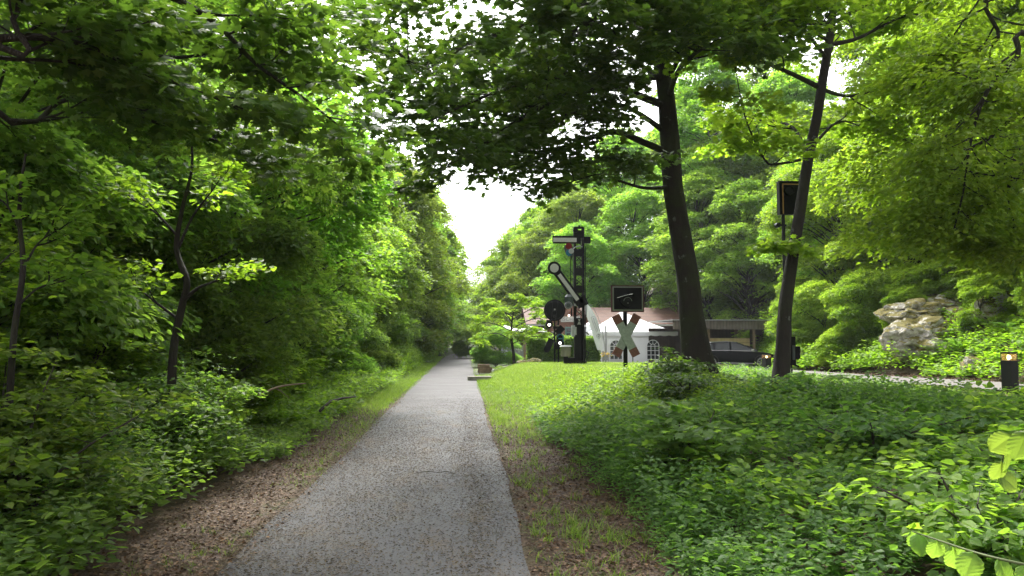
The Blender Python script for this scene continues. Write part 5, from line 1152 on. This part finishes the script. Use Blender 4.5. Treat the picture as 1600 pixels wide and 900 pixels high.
# ------------------------------------------------------------------ car
def car():
    L, Wd = 4.45, 1.82; root = empty('parked_car', (at(1147, 550, 41.2).x, 41.2, hz(15, 41.2) + .03), 'black estate car parked in front of the carport', 'car', rz=R(-13))
    def B(mb, nm, mt, par=root, **k):
        me = bpy.data.meshes.new(nm); me.from_pydata([tuple(p) for p in mb.v], [], mb.f)
        import bmesh
        bm = bmesh.new(); bm.from_mesh(me); bmesh.ops.recalc_face_normals(bm, faces=bm.faces); bm.to_mesh(me); bm.free()
        if k.get('smooth'): me.polygons.foreach_set('use_smooth', [True] * len(me.polygons))
        o = link(nm, me, mt, par)
        if k.get('bevel'): b = o.modifiers.new('bevel', 'BEVEL'); b.width = k['bevel']; b.segments = 3; b.limit_method = 'ANGLE'
        return o
    # stations: x, z low, z belt, half width
    stn = [(-2.2, .42, .80, .70), (-2.12, .28, .92, .82), (-1.7, .24, .98, .89), (-1.0, .22, .98, .91), (0, .22, .96, .91), (.9, .22, .94, .91), (1.35, .22, .90, .90), (1.85, .24, .82, .85), (2.12, .27, .72, .74), (2.22, .38, .58, .6)]
    mb = MB(); V = []; F = []
    for (x, zl, zb, hw) in stn:
        prof = [(hw * .9, zl), (hw, zl + .12), (hw * 1.005, zl + (zb - zl) * .5), (hw * .99, zb - .06), (hw * .93, zb), (0, zb + .03)]
        ring = [(-a, b) for a, b in prof[:-1]] + [prof[-1]] + list(reversed(prof[:-1])); V += [(x, a, b) for a, b in ring]
    k = 11
    for i in range(len(stn) - 1):
        for j in range(k): F.append((i * k + j, i * k + (j + 1) % k, (i + 1) * k + (j + 1) % k, (i + 1) * k + j))
    F.append(tuple(range(k))); F.append(tuple(reversed(range((len(stn) - 1) * k, len(stn) * k)))); mb.add(V, F); body = B(mb, 'body', M['carpaint'], smooth=True)
    # greenhouse
    gh = [(-2.08, .9, .84, .92), (-1.75, 1.36, .66, .95), (-1.3, 1.47, .64, .95), (-.4, 1.5, .64, .95), (.1, 1.46, .64, .94), (.55, 1.27, .68, .93), (1.25, .92, .80, .90)]
    mb = MB(); V = []; F = []
    for (x, zt2, hwt, zb) in gh: V += [(x, -.84, zb - .02), (x, -hwt, zt2 - .04), (x, -hwt + .1, zt2), (x, hwt - .1, zt2), (x, hwt, zt2 - .04), (x, .84, zb - .02)]
    for i in range(len(gh) - 1):
        for j in range(5): F.append((i * 6 + j, i * 6 + j + 1, (i + 1) * 6 + j + 1, (i + 1) * 6 + j))
    mb.add(V, F); B(mb, 'roof', M['carpaint'], smooth=False)
    def side(xz):
        out = []
        for x, z in xz:
            t = (z - .93) / (1.42 - .93); out.append((x, z, .855 - t * (.855 - .655)))
        return out
    wins = [[(-1.72, 1.02), (-1.22, 1.0), (-1.22, 1.37), (-1.5, 1.33)], [(-1.12, 1.0), (-.34, .99), (-.36, 1.4), (-1.1, 1.38)], [(-.24, .99), (1.0, .97), (.52, 1.21), (.08, 1.37), (-.26, 1.4)]]
    for s in (-1, 1):
        for wq in wins:
            mb = MB(); P = [Vector((x, s * (y + .012), z)) for x, z, y in side(wq)]; mb.prism(P, (0, s * .012, 0)); B(mb, 'window', M['carglass'])
        mb = MB(); mb.tube([Vector((-1.72, s * .85, 1.0)), Vector((1.05, s * .87, .955))], .012, 6); mb.tube([Vector((-1.6, s * .93, .3)), Vector((1.3, s * .93, .27))], .02, 6); B(mb, 'chrome_trim', M['chrome'])
        mb = MB(); mb.box((.85, s * .98, 1.0), (.16, .18, .12)); B(mb, 'mirror', M['chrome'], bevel=.02)
        mb = MB(); mb.box((-2.05, s * .78, .86), (.2, .2, .13)); B(mb, 'tail_light', M['taillight'])
        mb = MB(); mb.box((2.02, s * .68, .66), (.26, .22, .10)); B(mb, 'headlight', M['rim'])
        for xw in (-1.33, 1.34):
            mb = MB(); mb.ring((xw, s * .84, .335), .26, .085, axis=(0, 1, 0), n=28); mb.disc((xw, s * .84, .335), .27, .17); wl = B(mb, 'wheel', M['tyre'], smooth=False)
            mb = MB(); mb.ring((xw, s * .935, .335), .225, .018, n=28)
            for q in range(5):
                a = q * 2 * PI / 5 + .3
                for dd in (-.12, .12): mb.bar((xw, s * .93, .335), (xw + .22 * math.cos(a + dd), s * .93, .335 + .22 * math.sin(a + dd)), .03, .02)
            mb.disc((xw, s * .93, .335), .05, .03); B(mb, 'rim', M['rim'], wl)
            mb = MB(); mb.ring((xw, s * .9, .36), .37, .03, a0=0, a1=PI, n=20); B(mb, 'wheel_arch', M['tyre'])
    mb = MB(); mb.prism([Vector((.62, -.6, 1.255)), Vector((.62, .6, 1.255)), Vector((1.2, .7, .965)), Vector((1.2, -.7, .965))], (.012, 0, .02)); B(mb, 'windscreen', M['carglass'])
    mb = MB(); mb.box((2.2, 0, .5), (.08, .9, .22)); B(mb, 'grille', M['tyre'])
car()

# ------------------------------------------------------------------ small things by the path
YS = 46
q = S(750, 560); sp = empty('signpost', (q.x, 46, hz(q.x, 46)), 'small signpost with a dark plate at the right edge of the path', 'signpost')
mb = MB(); mb.tube([Vector((q.x, 46, 0)), S(750.5, 538)], .03, 8); mb.build('post', M['grey'], sp); mb = MB(); mb.box(S(752, 541, -.05), (.22, .03, .34)); mb.box(S(759, 541, -.02), (.5, .03, .04)); mb.build('plate', M['darkgrey'], sp)
rnd = random.Random(5)
for k, (px, py, ww, hh, lb) in enumerate([(757, 580, .62, .16, 'flat sandstone block at the bottom of the low stacked wall'), (758, 575.5, .68, .14, 'middle sandstone block of the low stacked wall'), (756, 571.5, .6, .15, 'topmost sandstone block of the low stacked wall by the gravel')]):
    Yb = 35.5; c = at(px, py, Yb); o = MB().box((c.x, Yb, c.z), (ww, .6, hh), Matrix.Rotation(R(6 - 5 * k), 3, 'Z'), taper=.94).build('stone_block', M['stone'], None, bevel=.03); tag(o, lb, 'stone')
o = MB().box((at(748, 590, 29).x + .05, 30.1, .10), (.95, .28, .16), Matrix.Rotation(R(4), 3, 'Z')).build('kerb_stone', M['palestone'], None, bevel=.02); tag(o, 'long pale kerb stone in front of the gravel patch', 'stone')
for px, py, Y, dm, sd, lb in [(835, 566, 40, (.42, .3, .2), 11, 'mossy brown boulder in front of the hedge'), (818, 567, 40, (.35, .3, .14), 12, 'low mossy stone beside the garden tree trunk')]:
    rock('boulder', lb, at(px, py, Y), dm, sd, 4)
q = at(805, 556, 50); wl = empty('painted_board', (q.x, 50, 0), 'board with pale painted lines under a dark beam behind the garden tree', 'board')
mb = MB(); mb.box((q.x - .1, 50, 1.0 - .25), (1.7, .08, 1.0)); mb.build('panel', M['grey'], wl)
mb = MB(); rr_ = random.Random(4)
for k in range(13):
    a = rr_.uniform(0, PI); cx, cz = q.x - .1 + rr_.uniform(-.6, .6), .75 + rr_.uniform(-.3, .3); mb.tube([Vector((cx - .22 * math.cos(a), 49.94, cz - .22 * math.sin(a))), Vector((cx + .05, 49.94, cz + .04)), Vector((cx + .22 * math.cos(a), 49.94, cz + .22 * math.sin(a)))], .02, 4)
mb.build('painted_lines', M['tent'], wl)
mb = MB(); mb.box((q.x, 49.9, 1.38), (1.9, .3, .16)); mb.build('beam', M['darkwood'], wl); mb = MB(); mb.box((at(820, 550, 49.5).x, 49.5, .8), (.16, .16, 1.7)); mb.build('post', M['postwood'], wl)
# white parasols behind the garden tree
for px, lb in ((790, 'white parasol showing through the garden tree, the left of the pair'), (825, 'white parasol showing through the garden tree, the right of the pair')):
    Yp = 52; c = at(px, 517, Yp); pr = empty('parasol', (c.x, Yp, 0), lb, 'parasol'); mb = MB(); V = [Vector((c.x, Yp, c.z + .4))] + [Vector((c.x + 1.35 * math.cos(k * PI / 4), Yp + 1.35 * math.sin(k * PI / 4), c.z - .05)) for k in range(8)]
    mb.add(V, [(0, k + 1, (k + 1) % 8 + 1) for k in range(8)]); mb.build('canopy', M['tent'], pr, fix=False); mb = MB(); mb.tube([Vector((c.x, Yp, 0)), Vector((c.x, Yp, c.z + .4))], .03, 8); mb.build('pole', M['postwood'], pr)

# ------------------------------------------------------------------ haze
mb = MB(); mb.box((0, 160, 20), (500, 400, 52)); hz_ = mb.build('haze', None, None); tag(hz_, 'faint damp haze in the valley air', kind='stuff')
m, n, o = newmat('haze'); pv = N(n, 'ShaderNodeVolumePrincipled', Density=.0003); pv.inputs['Color'].default_value = (.9, .95, 1, 1); n.links.new(pv.outputs[0], o.inputs['Volume']); hz_.data.materials.append(m)

# ------------------------------------------------------------------ labels of the repeats: which one each is
ORD = 'nearest,second nearest,third nearest,fourth nearest,fifth nearest,sixth nearest,seventh nearest,eighth nearest,ninth nearest,tenth nearest,eleventh nearest,twelfth nearest,thirteenth nearest,fourteenth nearest,fifteenth nearest,sixteenth nearest,seventeenth nearest,eighteenth nearest,nineteenth nearest,twentieth nearest'.split(',')
def column_of(o):
    v = CM.transposed() @ (o.location + Vector((0, 0, 4)) - Vector((0, 0, CAMZ))); return 800 + FPX * v.x / -v.z
ZONES = [(-1e12, 200, 'at the left edge'), (200, 420, 'behind the left thicket'), (420, 610, 'left of the path'), (610, 665, 'left of the far path'), (665, 700, 'at the far path bend'), (700, 760, 'over the end of the path'), (760, 900, 'between path and semaphore'), (900, 1080, 'between semaphore and big maple trunk'), (1080, 1230, 'between the two trunks'), (1230, 1400, 'just right of the slim tree'), (1400, 1560, 'above the mossy rocks'), (1560, 1e12, 'at the right edge')]
KW = {G1: 'tall wood tree', G2: 'tree of the leafy wall', G2b: 'low green verge bush', G3: 'distant valley tree', G4: 'wooded hillside tree', G5: 'steep bank tree', G5b: 'bush at the bank foot'}
for g, w_ in KW.items():
    zones = {}
    for o in list(COL.objects):
        if o.parent is None and o.get('group') == g:
            c = column_of(o); z_ = next(t for a, b, t in ZONES if a <= c < b); zones.setdefault(z_, []).append(o)
    for z_, L_ in zones.items():
        for k, o in enumerate(sorted(L_, key=lambda o: o.location.length)):
            if len(L_) == 1: o['label'] = 'leafy ' + w_ + ' ' + z_
            elif k < len(ORD): o['label'] = ORD[k] + ' leafy ' + w_ + ' ' + z_
            else: o['label'] = 'far leafy ' + w_ + ' ' + z_
